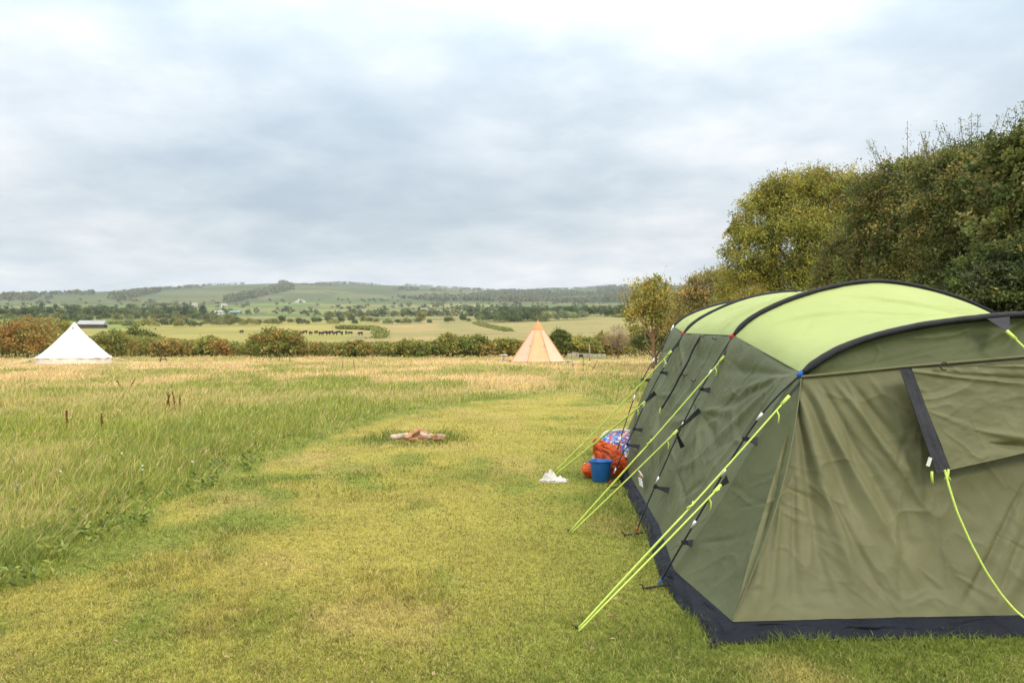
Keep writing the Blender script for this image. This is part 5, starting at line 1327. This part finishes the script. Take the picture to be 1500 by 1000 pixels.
CS = [(392, 489.5), (434, 489), (441, 490.4), (447, 489), (455, 490.8), (463, 489.6), (470, 491.6), (476, 490), (481, 491), (485, 489.4), (491, 491.2), (496, 489.6), (501, 491.4), (507, 490), (513, 491), (528, 491.5), (354, 488.5)]
for i, (a, b) in enumerate(CS):
    o = cow if first else cow.copy()
    if not first: COL.objects.link(o)
    first = False
    p = on_land(a, b); o.location = tuple(p); o.rotation_euler = (0, 0, FC.uniform(0, 6.28)); o.scale = (.75,)*3
    lab = {392: 'lone black cow left of the herd on the yellow field', 528: 'lone black cow right of the herd on the yellow field', 354: 'black cow farthest left on the yellow field'}.get(a, 'black cow in the grazing herd on the yellow field')
    tag(o, lab, 'cow', 'black cattle on the yellow field')
# barn and far buildings
def house(px, py, wm, dm, hm, rm, rot, wall, roof, label, name='farm_building'):
    p = on_land(px, py); rt = empty(name, tuple(p)); tag(rt, label, 'building', None)
    q = rotz(rot)
    def X(v): return (q@np.asarray(v, float).T).T+p
    mb = MB(); mb.box((0, 0, hm/2-.5), (wm, dm, hm+1)); V = X(np.concatenate(mb.v)); np_mesh('wall', V, [np.concatenate(mb.f[4])], wall, False, None, rt)
    a, b, c, d = wm/2+.4, dm/2+.5, hm-.1, hm+rm
    V = X([(-a, -b, c), (a, -b, c), (a, 0, d), (-a, 0, d), (-a, b, c), (a, b, c), (-a, -b, c-.25), (a, -b, c-.25), (-a, b, c-.25), (a, b, c-.25)])
    np_mesh('roof', V, [np.array([(0, 1, 2, 3), (3, 2, 5, 4), (6, 7, 1, 0), (5, 9, 8, 4)]), np.array([(7, 9, 5, 2, 1), (6, 0, 3, 4, 8)])], roof, False, None, rt)
    nw = max(1, int(wm/4))
    for k in range(nw):
        x = -wm/2+wm*(k+.5)/nw; mb = MB(); mb.box((x, -dm/2-.02, hm*.45), (min(1.4, wm/nw*.4), .08, hm*.45)); V = X(np.concatenate(mb.v)); np_mesh('opening', V, [np.concatenate(mb.f[4])], M['barn_wall'], False, None, rt)
    return rt
house(136, 480.5, 9.5, 6., 1.7, 1.5, .18, M['barn_wall'], M['barn_roof'], 'long low barn with grey sheet roof just behind the point of the white tent', 'barn')
house(321, 460, 8, 6, 2.2, 1.6, .1, M['white_wall'], M['barn_roof'], 'pale farm building left of the teal roofed shed on the plain')
house(345, 460, 10, 6, 2.0, 1.6, .0, M['teal'], M['teal'], 'teal roofed farm shed on the plain', 'farm_shed')
house(328, 450, 8, 6, 3.2, 2.4, .4, M['white_wall'], M['stone'], 'tiny pale cottage on the plain above the farm sheds', 'cottage')
house(285, 449, 8, 6, 3.2, 2.4, .4, M['white_wall'], M['stone'], 'tiny pale cottage at the left end of the distant village', 'cottage')
house(622, 458, 7, 6, 3, 2.2, -.3, M['white_wall'], M['stone'], 'tiny pale house among trees below the hill at centre', 'cottage')
# chalk pit on the hill
def chalk():
    c = on_land(437, 443.5); nx, nz = 40, 16
    U2, V2 = np.meshgrid(np.linspace(-1, 1, nx), np.linspace(0, 1, nz))
    x = c[0]+U2*10+V2*3; y = c[1]+V2*7+4*U2**2-2
    z = land(x, y)+.6+7*V2*(1-U2**2)**.4*np.clip(fbm(U2*4+1, V2*1.5, 0, 3, 3)*3.2-1.0, .05, 1.); z[0] -= 2
    o = np_mesh('chalk_pit', np.stack((x, y, z), -1), grid_faces(nz, nx), M['chalk'], False); tag(o, 'white chalk pit face cut into the hillside', 'quarry')
chalk()

# ------------------------------------------------------------------ build ground and grass
build_land()
build_lawn_grass(700000)
build_meadow(430000)
build_weeds()
build_litter()

# ------------------------------------------------------------------ air, sky, sun, camera
def haze():
    mb = MB(); mb.box((0, 2000, 135), (8600, 5400, 290+2)); o = mb.build('haze', None); o.data.materials.clear()
    m, nt, out = mat_new('air'); v = nt.nodes.new('ShaderNodeVolumePrincipled')
    v.inputs['Density'].default_value = HAZE; v.inputs['Color'].default_value = (.86, .92, 1, 1); v.inputs['Anisotropy'].default_value = .0
    nt.links.new(v.outputs[0], out.inputs['Volume']); o.data.materials.append(m); tag(o, kind='stuff'); return o
HAZE = .00011
haze()
SUN_EL, SUN_AZ = R(38), R(152)      # azimuth clockwise from +Y; behind the camera, to its right
wd = bpy.data.worlds.new('World'); scene.world = wd; wd.use_nodes = True
nt = wd.node_tree; nt.nodes.clear(); L = nt.links.new
out = nt.nodes.new('ShaderNodeOutputWorld'); bg_ = nt.nodes.new('ShaderNodeBackground'); L(bg_.outputs[0], out.inputs[0])
sky = nt.nodes.new('ShaderNodeTexSky'); sky.sky_type = 'NISHITA'; sky.sun_disc = False; sky.sun_elevation = SUN_EL; sky.sun_rotation = SUN_AZ; sky.air_density = 1; sky.dust_density = 2; sky.ozone_density = 1
SKY = .10; bg_.inputs[1].default_value = SKY
tc = nt.nodes.new('ShaderNodeTexCoord'); sx = nt.nodes.new('ShaderNodeSeparateXYZ'); L(tc.outputs['Generated'], sx.inputs[0])
def mth(op, a, b=None, c=None, clamp=False):
    n = nt.nodes.new('ShaderNodeMath'); n.operation = op; n.use_clamp = clamp
    for i, q in enumerate((a, b, c)):
        if q is None: continue
        if isinstance(q, (int, float)): n.inputs[i].default_value = q
        else: L(q, n.inputs[i])
    return n.outputs[0]
zc = mth('MAXIMUM', sx.outputs[2], 0.0)
den = mth('ADD', zc, .20)
cx, cy = mth('DIVIDE', sx.outputs[0], den), mth('DIVIDE', sx.outputs[1], den)
cv = nt.nodes.new('ShaderNodeCombineXYZ'); L(cx, cv.inputs[0]); L(cy, cv.inputs[1])
def nz(scale, detail, rough, off, dist=0.0):
    mp = nt.nodes.new('ShaderNodeMapping'); mp.inputs['Location'].default_value = off; L(cv.outputs[0], mp.inputs[0])
    n = nt.nodes.new('ShaderNodeTexNoise'); n.inputs['Scale'].default_value = scale; n.inputs['Detail'].default_value = detail; n.inputs['Roughness'].default_value = rough; n.inputs['Distortion'].default_value = dist
    L(mp.outputs[0], n.inputs['Vector']); return n.outputs[0]
n1 = nz(.95, 8, .55, (3.1, 1.2, 0), .1); n2 = nz(2.7, 8, .57, (1.7, 5.2, 0), .15)
mixn = mth('ADD', mth('MULTIPLY', n1, .66), mth('MULTIPLY', n2, .34))
cr = ramp(nt, mixn, [(.36, (.48, .580, .668)), (.45, (.60, .69, .762)), (.53, (.745, .81, .862)), (.63, (.95, .97, .985))])
# an overcast sky is about three times as bright overhead as at the horizon
zb = nt.nodes.new('ShaderNodeMapRange'); zb.interpolation_type = 'SMOOTHSTEP'; L(zc, zb.inputs[0]); zb.inputs[1].default_value = .17; zb.inputs[2].default_value = .85; zb.inputs[3].default_value = .86; zb.inputs[4].default_value = 2.5
sc_ = nt.nodes.new('ShaderNodeVectorMath'); sc_.operation = 'SCALE'; L(cr.outputs[0], sc_.inputs[0]); ly = ramp(nt, zc, [(0, (1.0,)*3), (.05, (.97,)*3), (.115, (.86,)*3), (.155, (.90,)*3), (.22, (.99,)*3), (.30, (1.0,)*3)])
L(mth('MULTIPLY', mth('MULTIPLY', zb.outputs[0], ly.outputs[0]), 1.02/SKY), sc_.inputs['Scale'])
wz = nt.nodes.new('ShaderNodeMapRange'); wz.interpolation_type = 'SMOOTHSTEP'; L(zc, wz.inputs[0]); wz.inputs[1].default_value = .34; wz.inputs[2].default_value = .8; wz.inputs[3].default_value = 0; wz.inputs[4].default_value = .8
wm = nt.nodes.new('ShaderNodeMixRGB'); L(wz.outputs[0], wm.inputs[0]); L(cr.outputs[0], wm.inputs[1]); wm.inputs[2].default_value = (.84, .80, .73, 1); L(wm.outputs[0], sc_.inputs[0])
mx = nt.nodes.new('ShaderNodeMixRGB'); mx.inputs[0].default_value = .90; L(sky.outputs[0], mx.inputs[1]); L(sc_.outputs[0], mx.inputs[2])
L(mx.outputs[0], bg_.inputs[0])
sl = bpy.data.lights.new('sun', 'SUN'); sl.energy = 1.5; sl.angle = R(14); sl.color = (1, .90, .74); so = bpy.data.objects.new('sun', sl); COL.objects.link(so)
from mathutils import Vector
dv = Vector((math.sin(SUN_AZ)*math.cos(SUN_EL), math.cos(SUN_AZ)*math.cos(SUN_EL), math.sin(SUN_EL)))
so.rotation_euler = dv.to_track_quat('Z', 'Y').to_euler()
cam = bpy.data.cameras.new('camera'); cam.sensor_width = 36; cam.lens = 36*F/1500; cam.shift_y = -(500-HY)/1500*-1*-1
cam.clip_start = .05; cam.clip_end = 20000
co = bpy.data.objects.new('camera', cam); co.location = (0, 0, EYE); co.rotation_euler = (R(90), 0, 0); COL.objects.link(co); scene.camera = co
scene.view_settings.view_transform = 'Standard'; scene.view_settings.look = 'None'; scene.view_settings.gamma = 1; scene.view_settings.exposure = 0.36
scene.render.engine = 'CYCLES'; scene.cycles.use_denoising = True; scene.cycles.max_bounces = 6; scene.cycles.diffuse_bounces = 3; scene.cycles.transmission_bounces = 4; scene.cycles.volume_bounces = 0
scene.cycles.use_adaptive_sampling = True; scene.cycles.sample_clamp_indirect = 4
